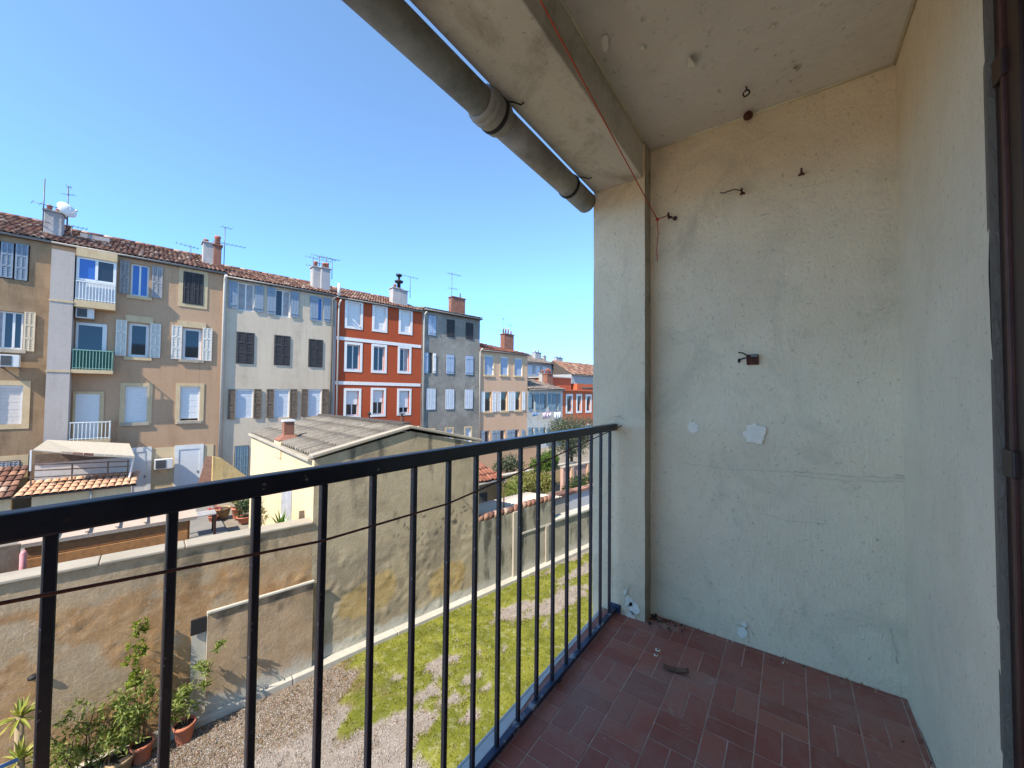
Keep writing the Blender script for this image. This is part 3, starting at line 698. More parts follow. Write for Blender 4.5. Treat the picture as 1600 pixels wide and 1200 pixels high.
        if surround: s.surround(r, surround, sw, w)
        if sill: s.part(s.box(u0-.1, u1+.1, -.08, .001, z0-.16, z0-.004), 'sill', M[sill], w, .01)
        return w
    # ---- roof
    def roof(s, rise=2.2, run=4.6, over=.12, tiles='joined', m='rtiles', hipR=0, gutter=True, pitch_in=.195, rowl=.42, limit=300):
        ze = s.zt+.02; u0, u1 = s.u0, s.u1; L = s.L; sl = math.hypot(rise, run)
        ridge_z = ze+rise
        hr_ = u1-hipR
        mb = MB()
        mb.poly([L(u0, -over, ze-rise/run*over), L(u1, -over, ze-rise/run*over), L(hr_, run, ridge_z), L(u0, run, ridge_z)])
        mb.poly([L(u0, run, ridge_z), L(hr_, run, ridge_z), L(u1, s.depth+.3, ze), L(u0, s.depth+.3, ze)])
        mb.poly([L(u0, -over, ze-rise/run*over-.06), L(u0, s.depth+.3, ze-.06), L(u1, s.depth+.3, ze-.06), L(u1, -over, ze-rise/run*over-.06)])
        mb.poly([L(u1, -over, ze-rise/run*over), L(u1, s.depth+.3, ze), L(hr_, run, ridge_z)])
        mb.poly([L(u0, -over, ze-rise/run*over), L(u0, run, ridge_z), L(u0, s.depth+.3, ze)])
        mb.poly([L(u0, -over, ze-rise/run*over-.06), L(u1, -over, ze-rise/run*over-.06), L(u1, -over, ze-rise/run*over), L(u0, -over, ze-rise/run*over)])
        rf = s.part(mb, 'roof', M['under'])
        nc = max(3, round((u1-u0)/pitch_in)); p = (u1-u0)/nc; sv = Vector((0, run, rise)).normalized(); nv = Vector((0, -rise, run)).normalized()
        total = sl+over*sl/run; nr = max(2, int(total/rowl)); rl = total/nr
        # one half-round tile, wider and higher at the lower end
        seg = 6; tm = MB()
        for q, (dv, r) in enumerate(((0, p*.50), (rl*1.12, p*.40))):
            for k in range(seg+1):
                a = pi*k/seg; tm.v.append((-cos(a)*r, dv, sin(a)*r*.85+(.03 if q == 0 else 0)))
        for k in range(seg): tm.f.append((k, k+1, seg+1+k+1, seg+1+k)); tm.sm.append(True)
        for k in range(seg+1): tm.v.append((-cos(pi*k/seg)*p*.36, 0, sin(pi*k/seg)*p*.36*.8+.012))
        b2 = 2*(seg+1)
        for k in range(seg): tm.f.append((k, b2+k, b2+k+1, k+1)); tm.sm.append(False)
        rx = math.atan2(rise, run); rr = random.Random(hash(s.e.name) % 999)
        base = Vector(L(u0, -over-.05, ze-rise/run*(over+.05)))
        if tiles == 'each':
            me = tm.mesh('roof_tile'); me.materials.append(M['rtile']); cnt = 0; rest = MB()
            for j in range(nr):
                for i in range(nc):
                    pos = base+Vector((p*(i+.5)+rr.uniform(-.012, .012), 0, 0))+sv*(rl*j+rr.uniform(-.03, .03))+nv*.012
                    if cnt < limit:
                        o = add('roof_tile', me, None, rf, loc=pos); o.rotation_euler = (rx, rr.uniform(-.05, .05), rr.uniform(-.05, .05)); cnt += 1
                    else:
                        s._cat(rest, tm, pos, rx)
            if rest.v:
                o = rest.build('roof_tiles', M[m], rf); o["kind"] = "stuff"
        else:
            big = MB()
            for j in range(nr):
                for i in range(nc):
                    x = p*(i+.5)
                    if hipR and x > (u1-u0)-hipR*(j*rl/total): continue
                    s._cat(big, tm, base+Vector((x+rr.uniform(-.012, .012), 0, 0))+sv*(rl*j+rr.uniform(-.03, .03))+nv*.012, rx+rr.uniform(-.02, .02))
            o = big.build('roof_tiles', M[m], rf); o["kind"] = "stuff"
        rd = MB(); nrd = max(2, int((hr_-u0)/.4))
        for k in range(nrd):
            a = u0+(hr_-u0)*k/nrd; rd.tube([L(a, run, ridge_z+.02), L(a+(hr_-u0)/nrd*1.1, run, ridge_z+.04)], [.13, .11], 8)
        s.part(rd, 'ridge_tiles', M[m], rf)["kind"] = "stuff"
        if gutter:
            zg = ze-rise/run*over-.07
            s.part(MB().tube([L(u0, -over-.06, zg), L(u1, -over-.06, zg)], .055, 8), 'gutter', M['gutter'])
        s.part(s.box(u0, u1, -over+.02, .0-.004, s.zt-rise/run*over-.10, s.zt-rise/run*over-.065), 'eave_board', M['under'])
        return rf
    def _cat(s, big, tm, pos, rx):
        b = len(big.v); c, d = cos(rx), sin(rx)
        big.v += [(x+pos.x, y*c-z*d+pos.y, y*d+z*c+pos.z) for x, y, z in tm.v]
        big.f += [tuple(b+i for i in f) for f in tm.f]; big.sm += tm.sm
    def chimney(s, x0, x1, yt, yb, m='chim_grey', dd=1.2, depth=.6, pots=(), potm='clay', potr=.12, poth=.45, cap=True):
        """pixel box of the stack, standing dd metres behind the front"""
        u0, u1, z0, z1 = s.rect(x0, x1, yt, yb, dd)
        mb = s.box(u0, u1, dd, dd+depth, z0-.8, z1)
        c = s.part(mb, 'chimney', M[m], None, .02)
        if cap: s.part(s.box(u0-.06, u1+.06, dd-.06, dd+depth+.06, z1+.002, z1+.08), 'chimney_cap', M[m], c, .01)
        for f, h, r in pots:
            pm = MB().lathe([(r, 0), (r*.85, h*.75), (r*1.05, h*.8), (r*1.0, h)], s.L(u0+(u1-u0)*f, dd+depth/2, z1+.07), 10)
            s.part(pm, 'chimney_pot', M[potm], c)
        return c, (u0, u1, z0, z1, dd)
    def downpipe(s, x, yt, yb, m='pvc', r=.05, d=-.09, top=True):
        u, zt = UZ(x, yt, s.off); z = UZ(x, yb, s.off)[1]; u = UZ(x, (yt+yb)/2, s.off)[0]
        pts = [s.L(u, d, z), s.L(u, d, zt-.35), s.L(u, d-.1, zt-.15), s.L(u, -.42, zt)] if top else [s.L(u, d, z), s.L(u, d, zt)]
        s.part(MB().tube(pts, r, 8), 'downpipe', M[m])
def ZT(x, y, off=OF): return UZ(x, y, off)[1]
def AU(x, y, off=OF): return UZ(x, y, off)[0]

# ---- house 0: ochre brown, cut by the left edge of the view
uA = AU(76, 500)
h = House('ochre_house', "stained ochre brown house at the left edge with blue grey shutters", uA-7, uA, ZT(70, 374))
w = h.window(h.rect(23-26, 46, 380, 437), 'casement', 'under', 'pane', mull=1)
h.shutter(h.rect(1, 21, 379, 434), 'sh_bluegrey', w, 'louver2', .02, 3); h.shutter(h.rect(24, 44, 382, 438), 'sh_bluegrey', w, 'louver2', .02, 3)
w = h.window(h.rect(-12, 36, 486, 545), sill='sillstone', mull=2, pm=['curtain', 'pane', 'pane'])
h.shutter(h.rect(37.5, 55, 488, 549), 'sh_cream', w, 'louver2', .03, 3)
h.blindwin(h.rect(-10, 35, 602, 663), 'blind_warm', surround='cream', sw=.2)
w = h.closed(h.rect(-6, 30, 721, 754), 'sh_grey', 'louver2', surround='cream', sw=.2)
for q in ((-130, -100, 385, 435), (-130, -95, 490, 545), (-135, -95, 602, 663)): h.closed(h.rect(*q), 'sh_bluegrey')
h.wall(M['w_brown0'])
h.roof(1.95, 4.6, tiles='each', limit=300)
_, ci = h.chimney(68, 97, 331, 372, 'chim_grey', 1.3, .7, [(.2, .3, .1), (.75, .2, .12)])
CH0 = ci
# ---- house 1: tan, with a rendered shaft and stacked balconies
uB = AU(349, 560)
h1 = h = House('tan_house', "tan rendered house with a mauve grey shaft and three stacked balconies", uA, uB, ZT(215, 401))
w = h.window(h.rect(204, 233, 413, 463), sill='cream', pm='pane_blue')
h.shutter(h.rect(187, 202, 408, 459), 'sh_grey', w, 'louver2', .03, 2); h.shutter(h.rect(237, 254, 417, 466), 'sh_grey', w, 'louver2', .03, 2)
h.closed(h.rect(287, 317, 427, 475), 'sh_dark', 'louver2', surround='cream', sw=.17)
w = h.window(h.rect(200, 233, 505, 558), sill='cream', mull=0, fw=.12)
h.shutter(h.rect(180.6, 198, 500, 556), 'sh_white', w, 'louver2', .03, 3); h.shutter(h.rect(234, 251, 506, 559), 'sh_white', w, 'louver2', .03, 3)
a = h.rect(196, 240, 494, 504); h.part(h.box(*a[:2], -.05, .001, *a[2:]), 'lintel', M['cream'])
w = h.window(h.rect(285, 315, 513, 562), sill='sillstone', mull=0, fw=.12)
h.shutter(h.rect(267.5, 284, 509, 561), 'sh_white', w, 'louver2', .03, 3); h.shutter(h.rect(316, 331, 513, 564), 'sh_white', w, 'louver2', .03, 3)
a = h.rect(277, 322, 503, 512); h.part(h.box(*a[:2], -.05, .001, *a[2:]), 'lintel', M['cream'])
h.blindwin(h.rect(195, 230, 604, 660), surround='cream', sw=.17, sill='sillstone'); h.blindwin(h.rect(281, 312, 604, 657), surround='cream', sw=.17, sill='sillstone', gap=.1)
# ground floor: cream band, two white doors
a = h.rect(198, 345, 697, 770); h.part(h.box(a[0], uB-.3, -.02, .002, GZ-.02, ZT(290, 697)), 'painted_base', M['w_yellow'])
for q in ((200, 236, 699, 768), (272, 317, 695, 766)):
    r = h.rect(*q); mb = MB(); h.box(r[0], r[0]+.16, -.06, -.021, GZ+.01, r[3], mb); h.box(r[1]-.16, r[1], -.06, -.021, GZ+.01, r[3], mb); h.box(r[0]+.16, r[1]-.16, -.06, -.021, r[3]-.22, r[3], mb)
    d = h.part(mb, 'door', M['white']); h.part(h.box(r[0]+.16, r[1]-.16, -.04, -.022, GZ+.01, r[3]-.22), 'door_panel', M['blind'], d); h.part(h.box(r[1]-.24, r[1]-.2, -.075, -.042, GZ+1.0, GZ+1.12), 'door_handle', M['steel'], d)
# shaft and balconies stand 1 m proud of the front
PD = .6
r = h.rect(74, 111, 388, 700, -PD); zsh = r[3]
sh = h.part(h.box(r[0], r[1], -PD, -.002, ZT(90, 690, OF-PD), ZT(95, 391, OF-PD)), 'shaft', M['w_box'])
for y in (470, 580):
    q = h.rect(74, 111, y-1.5, y+1.5, -PD); h.part(h.box(r[0]-.02, r[1]+.02, -PD-.02, -.003, q[2], q[3]), 'shaft_band', M['cream'], sh)
bu0, bu1 = r[1]+.025, h.rect(110, 179, 500, 520, -PD)[1]
for (ys, yr, cm, nb) in ((471, 441, 'iron_white', 13), (578, 547, 'iron_green', 13), (687, 659, 'iron_white', 11)):
    z = ZT(146, ys, OF-PD); zr = ZT(146, yr, OF-PD)
    s_ = h.part(h.box(bu0, bu1, -PD, -.004, z-.3 if ys < 500 else z-.16, z), 'balcony_slab', M['cream'])
    mb = MB(); h.box(bu0+.02, bu1-.01, -PD+.01, -PD+.05, zr-.04, zr, mb); h.box(bu0+.02, bu1-.01, -PD+.015, -PD+.045, z+.05, z+.08, mb); h.box(bu1-.05, bu1-.01, -PD+.05, -.02, zr-.04, zr, mb); h.box(bu1-.045, bu1-.015, -PD+.05, -.02, z+.05, z+.08, mb)
    rl_ = h.part(mb, 'balcony_rail', M[cm], s_)
    for k in range(nb):
        x = bu0+.04+(bu1-bu0-.08)*k/(nb-1); h.part(h.box(x-.012, x+.012, -PD+.02, -PD+.04, z+.001, zr-.041), 'rail_bar', M[cm], s_)
    for k in range(1, 6):
        y_ = -PD+.05+(PD-.07)*k/6; h.part(h.box(bu1-.04, bu1-.018, y_-.011, y_+.011, z+.001, zr-.041), 'rail_bar', M[cm], s_)
    if cm == 'iron_green': h.part(h.box(bu0+.03, bu1-.06, -PD+.055, -PD+.065, z+.06, zr-.05), 'screen_panel', M['greenpanel'], s_)
# glazed top loggia, doors behind
q = h.rect(118, 181, 403, 441, -PD+.1)
w = h.window((bu0+.02, bu1-.02, ZT(146, 471, OF-PD)+.9, ZT(150, 400, OF-PD)-.12), hole=False, pm=['pane_blue', 'pane'], fw=.09)
for o_ in [w]+list(w.children): o_.location.y -= PD-.12 if o_ is w else 0
zt1 = ZT(146, 471, OF-PD)
h.part(h.box(bu0+.03, bu1-.03, -PD+.1, -PD+.13, zt1+.01, zt1+.9), 'parapet_panel', M['pane_pale'])
h.part(h.box(bu0+.01, bu1, -PD+.0, -.01, ZT(150, 400, OF-PD)-.12, ZT(150, 393, OF-PD)+.05), 'loggia_head', M['cream'])
h.part(h.box(bu1-.06, bu1-.02, -PD+.14, -.01, zt1+.01, ZT(150, 400, OF-PD)-.13), 'loggia_side', M['white'])
z2 = ZT(146, 578, OF-PD); z3 = ZT(146, 687, OF-PD)
for z, dm in ((z2, 'pane'), (z3, 'blind')):
    mb = MB(); a, b = bu0+.04, bu0+1.0; h.box(a, a+.08, -.05, -.003, z, z+2.15, mb); h.box(b-.14, b, -.05, -.003, z, z+2.15, mb); h.box(a+.08, b-.14, -.05, -.003, z+2.03, z+2.15, mb)
    d = h.part(mb, 'balcony_door', M['cream' if dm == 'blind' else 'white']); h.part(h.box(a+.08, b-.14, -.03, -.004, z+.01, z+2.03), 'pane', M[dm], d)
h.wall(M['w_brown'])
h.roof(1.85, 4.6, tiles='each', limit=300)
h.chimney(317, 334, 380, 415, 'chim_grey', 1.6, .6, [(.3, .2, .12)]); _, c1 = h.chimney(334, 346, 384, 416, 'brick', 1.5, .5, [(.5, .55, .15)])
h.downpipe(347, 432, 720, 'pvc', .07)
sk = h.rect(126, 172, 366, 380, 2.6); h.part(h.box(sk[0], sk[1], 2.4, 3.2, h.zt+.7, h.zt+1.28), 'roof_hatch', M['chim_grey'])
# ---- house 2: off-white
uC = AU(521.5, 560)
h2 = h = House('off_white_house', "off white house with slate blue shutters above and dark brown shutters below", uB, uC, ZT(440, 446))
for f, l, r_, pm in (((371, 397.5, 442, 486), (357, 371, 440, 481.5), (398, 411.5, 447, 487.5), 'curtain'), ((430, 454, 453, 495), (417.5, 430, 449, 491), (454, 466.5, 456, 496), ['pane', 'curtain']), ((496, 505, 464, 502), (484, 497, 463, 501.5), (505.5, 516, 466, 503), 'pane_blue')):
    w = h.window(h.rect(*f), pm=pm, mull=1 if f[1]-f[0] > 12 else 0); h.shutter(h.rect(*l), 'sh_bluegrey', w, 'plank', .03); h.shutter(h.rect(*r_), 'sh_bluegrey', w, 'plank', .03)
for q in ((370, 396, 520, 567.5), (429, 452.5, 525, 570), (482.5, 503.5, 531, 573)): h.closed(h.rect(*q), 'sh_dark', 'louver', rows=3)
for f, l, r_ in (((367.5, 395.5, 608, 653), (356, 367.2, 608, 655), (396, 408, 608, 654)), ((428, 452, 608, 652), (416, 427.5, 608, 653), (452.5, 464, 608, 653)), ((481, 502, 608, 651), (470.5, 480.7, 608, 651), (502.5, 513, 608, 651))):
    w = h.blindwin(h.rect(*f), 'pane_pale'); h.shutter(h.rect(*l), 'sh_brown', w, 'louver', .03, 2); h.shutter(h.rect(*r_), 'sh_brown', w, 'louver', .03, 2)
h.closed(h.rect(367, 387, 697, 745), 'sh_teal', 'louver2', rows=3)
h.wall(M['w_white'])
h.roof(1.65, 4.6)
h.chimney(489, 501, 418, 446, 'chim_grey', 1.3, .6, [(.5, .4, .13)]); _, c2 = h.chimney(502, 516, 420, 450, 'w_far', 1.1, .5, [(.4, .35, .13), (.75, .4, .13)])
h.downpipe(517.5, 466, 656, 'gutter', .06)
# ---- house 3: brick red with white bands
uD = AU(658.5, 560)
h3 = h = House('red_house', "brick red house with white window surrounds and two white bands", uC, uD, ZT(596, 475))
def surw(q): return (q[0]+3.6, q[1]-3.6, q[2]+4.6, q[3]-4.6)
for k, q in enumerate(((539, 567, 469, 515), (581.5, 605.5, 475, 520), (622.7, 645, 482, 524))): h.blindwin(h.rect(*surw(q)), 'blind', surround='white', sw=.16)
for q in ((538, 566, 534, 582), (580, 604.5, 537, 584), (621, 643, 540, 585)): h.window(h.rect(*surw(q)), surround='white', sw=.16, dep=.14, pm=['pane', 'curtain'] if q[0] > 600 else 'pane')
for k, q in enumerate(((537, 564, 606, 654), (579, 603, 605, 652), (620, 643, 606, 650))): h.window(h.rect(*surw(q)), surround='white', sw=.16, dep=.14, blind=(.55, .5, .75)[k])
for y in ((526.5, 539.5), (597, 599)):
    z = (ZT(532, y[0]+2)+ZT(657, y[1]+2))/2; h.part(h.box(uC+.12, uD-.06, -.03, .002, z-.11, z+.11), 'white_band', M['white'])
h.wall(M['w_red'])
h.part(h.box(uC-.02, uC+.10, -.02, .003, GZ, h.zt-.3), 'grey_strip', M['w_far'])
h.roof(1.65, 4.6)
_, c3 = h.chimney(614, 628, 451, 470, 'chim_grey', 1.0, .6, [(.4, .3, .12)]); h.chimney(628, 637, 455, 472, 'w_far', 1.0, .6, ())
h.downpipe(527, 470, 656, 'pvc', .05); h.downpipe(660.5, 488, 690, 'pvc', .05)
u, z = UZ(529.5, 462, OF-.3); h.part(MB().tube([h.L(u, -.3, z), h.L(u, -.3, ZT(530, 443, OF-.3))], .09, 10), 'vent_pipe', M['ac'])
# cowl on the chimney
cu = (c3[0]+c3[1])/2+.25; zz = c3[3]
h.part(MB().lathe([(.13, 0), (.13, .5), (.3, .55), (.32, .68), (.1, .75), (.08, 1.0), (.2, 1.03), (.24, 1.15), (.05, 1.25)], h.L(cu, 1.3, zz+.02), 12), 'chimney_cowl', M['blackiron'])
# ---- house 4: patchy grey
uE = AU(749, 590)
h4 = h = House('grey_house', "tall patchy grey rendered house with narrow shuttered windows", uD, uE, ZT(705, 490))
h.closed(h.rect(669, 681, 493, 524), 'sh_blue', 'plank'); h.closed(h.rect(698.5, 710, 500, 526), 'sh_dark', 'louver2', rows=3); h.closed(h.rect(728, 739, 505, 529.5), 'sh_dark', 'louver2', rows=3)
w = h.window(h.rect(669, 675.5, 551, 583), mull=0, fm='under'); h.shutter(h.rect(661.5, 668.5, 551, 583), 'sh_blue', w, 'plank'); h.shutter(h.rect(676, 680.5, 552, 583), 'white', w, 'plank')
h.closed(h.rect(697, 709, 554, 584), 'sh_blue', 'plank'); h.closed(h.rect(727, 739, 556, 585.6), 'sh_blue', 'plank')
for q in ((666, 680, 607, 640), (696, 709, 608, 639.5), (726, 738, 608.6, 638.7)): h.closed(h.rect(*q), 'pane_pale', 'louver2', rows=3)
for q in ((667, 678, 672, 700), (697, 707, 670, 700), (727, 736, 668.5, 700)): h.blindwin(h.rect(*q), 'pane_pale', surround='cream', sw=.12)
h.wall(M['w_grey'])
h.roof(.8, 4.6, .3, m='rtiles_grey')
_, c4 = h.chimney(707, 727, 466, 487, 'brick', 1.5, .6, ()); h.part(MB().tube([h.L((c4[0]*.25+c4[1]*.75), 1.8, c4[3]), h.L((c4[0]*.25+c4[1]*.75), 1.8, c4[3]+.55)], .06, 8), 'flue', M['gutter'])
# ---- house 5: peach
uG = AU(824, 600)
h5 = h = House('peach_house', "peach rendered house with pale blue blinds and white shutters", uE, uG, ZT(790, 550))
for q in ((757, 771, 555, 586), (782, 794, 557.5, 586), (804, 816, 560, 587)): h.blindwin(h.rect(*q), 'sh_blue', surround='cream', sw=.14, sill='cream')
for o_, l, r_ in (((757, 767.5, 612.5, 643), (751, 757, 612, 644), (769, 775, 612, 643.5)), ((782, 792.5, 612, 642), (777, 782, 612, 643), (793.7, 798.5, 612, 642)), ((804.7, 813, 612, 641), (799.2, 804.5, 612, 642), (815.5, 820, 612, 641))):
    w = h.window(h.rect(*o_), mull=0, fm='sh_cream', sill='cream', dep=.15); h.shutter(h.rect(*l), 'blind', w, 'louver', .03); h.shutter(h.rect(*r_), 'blind', w, 'louver', .03)
for o_, l, r_ in (((757, 765, 673, 695), (751, 757, 673, 695), (768, 774, 673, 695)), ((781, 789, 672, 695), (775, 781, 672, 695), (791.5, 798, 672, 695)), ((804, 811, 671, 695), (798.5, 804, 671, 695), (814.5, 819, 671, 695))):
    w = h.window(h.rect(*o_), mull=0, dep=.15); h.shutter(h.rect(*l), 'sh_bluegrey', w, 'plank'); h.shutter(h.rect(*r_), 'sh_bluegrey', w, 'plank')
h.wall(M['w_peach'])
h.roof(1.3, 4.6, .15, m='rtiles_red', hipR=3.2)
_, c5 = h.chimney(788, 803, 523, 546, 'brick', 1.6, .6, [(.1, .5, .08), (.35, .55, .08), (.6, .55, .08), (.9, .4, .08)])
h.downpipe(748.5, 545, 690, 'pvc', .05)
# ---- house 6: small pale house
uH = AU(879, 630)
h6 = h = House('pale_house', "small pale house with teal shutters behind a washing line", uG, uH, ZT(852, 607), depth=6)
for o_, l, r_ in (((830.5, 835.3, 615, 640), (824.6, 830.3, 614.5, 640), (836, 842, 615, 640)), ((850.2, 854.5, 615, 639.5), (844, 850, 615, 640), (856.5, 861, 615, 639.5)), ((868.2, 871.5, 615, 639), (862.8, 868, 615, 639.5), (871.8, 875, 615, 639))):
    w = h.window(h.rect(*o_), mull=0, fw=.05); h.shutter(h.rect(*l), 'sh_teal', w, 'plank'); h.shutter(h.rect(*r_), 'sh_teal', w, 'plank')
for o_, l, r_ in (((830.5, 834, 668, 690), (824.6, 830.3, 668, 690), (835, 840, 668, 690)), ((849, 853, 668, 690), (843, 848.7, 668, 690), (854, 859, 668, 690))):
    w = h.window(h.rect(*o_), mull=0, fw=.05); h.shutter(h.rect(*l), 'sh_teal', w, 'plank'); h.shutter(h.rect(*r_), 'sh_teal', w, 'plank')
h.wall(M['w_pale'])
h.roof(1.1, 3.1, .3, m='rtiles_grey', hipR=2.2)
_, c6 = h.chimney(855, 864, 585, 604, 'brick', 1.3, .6, [(.15, .5, .09), (.5, .6, .1), (.85, .5, .09)]); h.chimney(847, 853, 584, 600, 'chim_grey', 1.9, .5, [(.3, .3, .08), (.7, .35, .08)])
# ---- house 7: orange red
uI = uH+8.5
h7 = h = House('orange_house', "orange red house with narrow white framed windows beside the balcony pillar", uH, uI, ZT(905, 611), depth=7)
for q in ((886, 893, 618.5, 643.5), (902, 907.5, 618.5, 642.5), (916.5, 922.5, 619, 642)): h.window(h.rect(*q), mull=0, surround='white', sw=.2, pm='pane', fw=.05)
for q in ((886, 893, 667, 690), (902, 907.5, 666, 690), (916.5, 922.5, 665, 690)): h.window(h.rect(*q), mull=0, surround='white', sw=.2, fw=.05)
h.wall(M['w_orange'])
h.part(h.box(uH+.02, uI, -.25, .0, h.zt-.02, h.zt+.12), 'cornice', M['w_orange'])
r = h.rect(886, 908, 588, 605, 2.2); h.part(h.box(uH+.3, uH+4.0, 2.0, 6.8, h.zt-.1, ZT(900, 592, OF+2)), 'roof_storey', M['w_orange'], None)
h.part(h.box(uH+.1, uH+4.2, 1.8, 7.0, ZT(900, 592, OF+2)+.002, ZT(900, 592, OF+2)+.12), 'roof_edge', M['chim_grey'])
h.part(h.box(uH+4.5, uI, 1.5, 6.8, h.zt-.1, ZT(918, 600, OF+1.5)), 'terrace_block', M['w_orange'])
h.part(MB().tube([h.L(uH+4.3, .6, h.zt+.35), h.L(uI, .6, h.zt+.35)], .12, 8), 'terrace_hedge', M['sh_dark'])
# ---- houses further back
OB = OF+16
def backhouse(name, label, x0, x1, ye, rise, m, rm, win=(), off=OB, depth=8, hip=0):
    a, b = AU(x0, ye, off), AU(x1, ye, off); h = House(name, label, a, b, ZT((x0+x1)/2, ye, off), off, depth)
    for q in win: h.window(h.rect(*q), mull=1, fm='blind', pm='pane_pale', fw=.1)
    h.wall(M[m]); h.roof(rise, depth*.5, .3, m=rm, hipR=hip, pitch_in=.32, rowl=.6); return h
hb = backhouse('far_grey_house', "grey house with a row of pale windows rising behind the pale house", 812, 862, 566, 1.6, 'w_far', 'rtiles_grey', ((825, 833, 571, 586), (837, 845, 572, 587), (848, 856, 573, 588)))
hb.chimney(836.5, 846, 551, 566, 'w_far', 1.5, .8, [(.3, .3, .12), (.8, .5, .1)]); hb.chimney(850, 854, 557, 564, 'chim_grey', 2, .5, [(.5, .25, .12)])
hc = backhouse('far_slate_house', "low slate grey house with a ribbed upper wall behind the pale house", 862, 893, 575, 1.3, 'w_far', 'rtiles_red', ((866, 872, 579, 588), (875, 881, 579.5, 588), (884, 889, 580, 588)))
hc.chimney(869.5, 879.5, 559, 573, 'w_far', 1.2, .8, [(.3, .25, .12), (.85, .4, .1)])
hd = backhouse('far_gabled_house', "far house with a long brown tiled roof beside the pillar", 893, 960, 586, 2.2, 'w_far', 'rtiles', (), OB-4)

# ================================================================== courtyard ground, garden wall and what stands behind it
def vcol(name, rough=.92, bscale=18, bdist=.02, fine=.3, spec=.15):
    m, t, b = nodes(name); at = t.nodes.new("ShaderNodeAttribute"); at.attribute_name = "tint"; co = coords(t)
    f = noise_n(t, co, 26, 5, .75); c = mixc(t, math_n(t, 'MULTIPLY', ramp(t, f, .45, .72), fine), at.outputs["Color"], (.07, .055, .04))
    f2 = noise_n(t, coords(t, loc=(2, 5, 1)), 9, 5, .7); c = mixc(t, math_n(t, 'MULTIPLY', ramp(t, f2, .52, .7), fine*.8), c, (.55, .48, .38))
    t.links.new(c, b.inputs["Base Color"]); b.inputs["Roughness"].default_value = rough; b.inputs["Specular IOR Level"].default_value = spec
    n1 = bump(t, b, noise_n(t, co, bscale, 6, .7, .4), bdist*.6, .6); bump(t, b, noise_n(t, co, 70, 3, .6), .004, .6, n1); return m
M['masonry'] = vcol('weathered_masonry')
M['groundm'] = vcol('gravel_soil', .95, 40, .015, .35)
M['concrete'] = plaster('pale_concrete', (.38, .35, .29), (.46, .42, .35), (.18, .16, .13), 1.5, .5, 60, .004)
M['coping'] = plaster('weathered_coping', (.31, .265, .205), (.37, .32, .25), (.2, .17, .13), 1.5, .5, 60, .004)
def fr(x, z, s, seed=0, oct=5): return noise.fractal(Vector((x*s+seed*7.3, z*s-seed*3.1, seed)), .9, 2.0, oct)
def lerp(a, b, t): t = max(0, min(1, t)); return tuple(x+(y-x)*t for x, y in zip(a, b))
def sst(a, b, x): t = max(0, min(1, (x-a)/(b-a))); return t*t*(3-2*t)
def skin(name, u0, u1, top, colf, off, parent, base, amp=.03, z0=0.0, step=.05, disp=None):
    """uneven masonry face at plane off; colours by position give plaster, rubble and stains"""
    nu = max(2, int((u1-u0)/step)); nz = max(2, int(max(top(u0), top((u0+u1)/2), top(u1))/step)); mb = MB(); cols = []
    for j in range(nz+1):
        for i in range(nu+1):
            u = u0+(u1-u0)*i/nu; z = z0+(top(u)-z0)*j/nz
            c, k = colf(u, z); edge = min(1, i/2, (nu-i)/2)
            d = (fr(u, z, 2.2, 3)*.5+fr(u, z, 7, 5, 3)*.5)*amp*k*edge
            p = WP(u, off-.005-abs(d) if d < 0 else off-.005-d*.3, z)-base
            mb.v.append(tuple(Matrix.Rotation(-FA, 3, 'Z') @ p)); cols.append((*c, 1))
    for j in range(nz):
        for i in range(nu):
            a = j*(nu+1)+i; mb.f.append((a, a+1, a+nu+2, a+nu+1)); mb.sm.append(True)
    o = mb.build(name, M['masonry'], parent); ca = o.data.color_attributes.new("tint", 'FLOAT_COLOR', 'POINT')
    ca.data.foreach_set("color", np.array(cols, np.float32).ravel()); return o
def thing(name, label, cat, u, o, z=0, group=None):
    e = empty(name, WP(u, o, z), FA); tag(e, label, cat, group); e['_u'] = 0; del e['_u']; return e
class Loc:                                   # local builder: x along the row, y away from us, origin at (u,o,z)
    def __init__(s, e, u, o, z=0): s.e, s.u, s.o, s.z = e, u, o, z
    def box(s, u0, u1, o0, o1, z0, z1, mb=None): return (mb or MB()).box(u0-s.u, u1-s.u, o0-s.o, o1-s.o, z0-s.z, z1-s.z)
    def p(s, u, o, z): return (u-s.u, o-s.o, z-s.z)
    def part(s, mb, name, m, parent=None, bevel=0): return mb.build(name, M[m], parent or s.e, bevel=bevel)

# ---- ground: big sheet, gravel sheet with moss, pebbles and moss tufts
gs = MB().poly([WP(-400, -300, -.06), WP(600, -300, -.06), WP(600, 700, -.06), WP(-400, 700, -.06)]).build('ground', flat('courtyard_earth', (.20, .165, .125), .95, var=.25, vs=2)); tag(gs, kind='structure')
gravel_px = [(600, 1165, .55, .30), (560, 1195, .5, .35), (690, 1035, .30, .16), (740, 1060, .22, .12), (800, 955, .75, .26), (870, 940, .9, .30), (905, 895, .8, .22), (620, 1060, .14, .1), (700, 1100, .16, .09), (735, 1120, .2, .1), (655, 1130, .25, .2), (335, 1185, .7, .4), (420, 1195, .6, .35), (470, 1110, .3, .12), (900, 870, 1.2, .2), (760, 1075, .16, .09), (660, 1090, .15, .08)]
moss_px = [(540, 1140, .35, .25), (500, 1190, .35, .2), (560, 1085, .4, .15)]
def uo(p): return (p.x*D.x+p.y*D.y, p.x*N.x+p.y*N.y)
GP = [(*uo(onZ(x, y, 0)), a, b) for x, y, a, b in gravel_px]; MP = [(*uo(onZ(x, y, 0)), a, b) for x, y, a, b in moss_px]
uW1, oW1 = uo(onZ(520, 1090, 0))
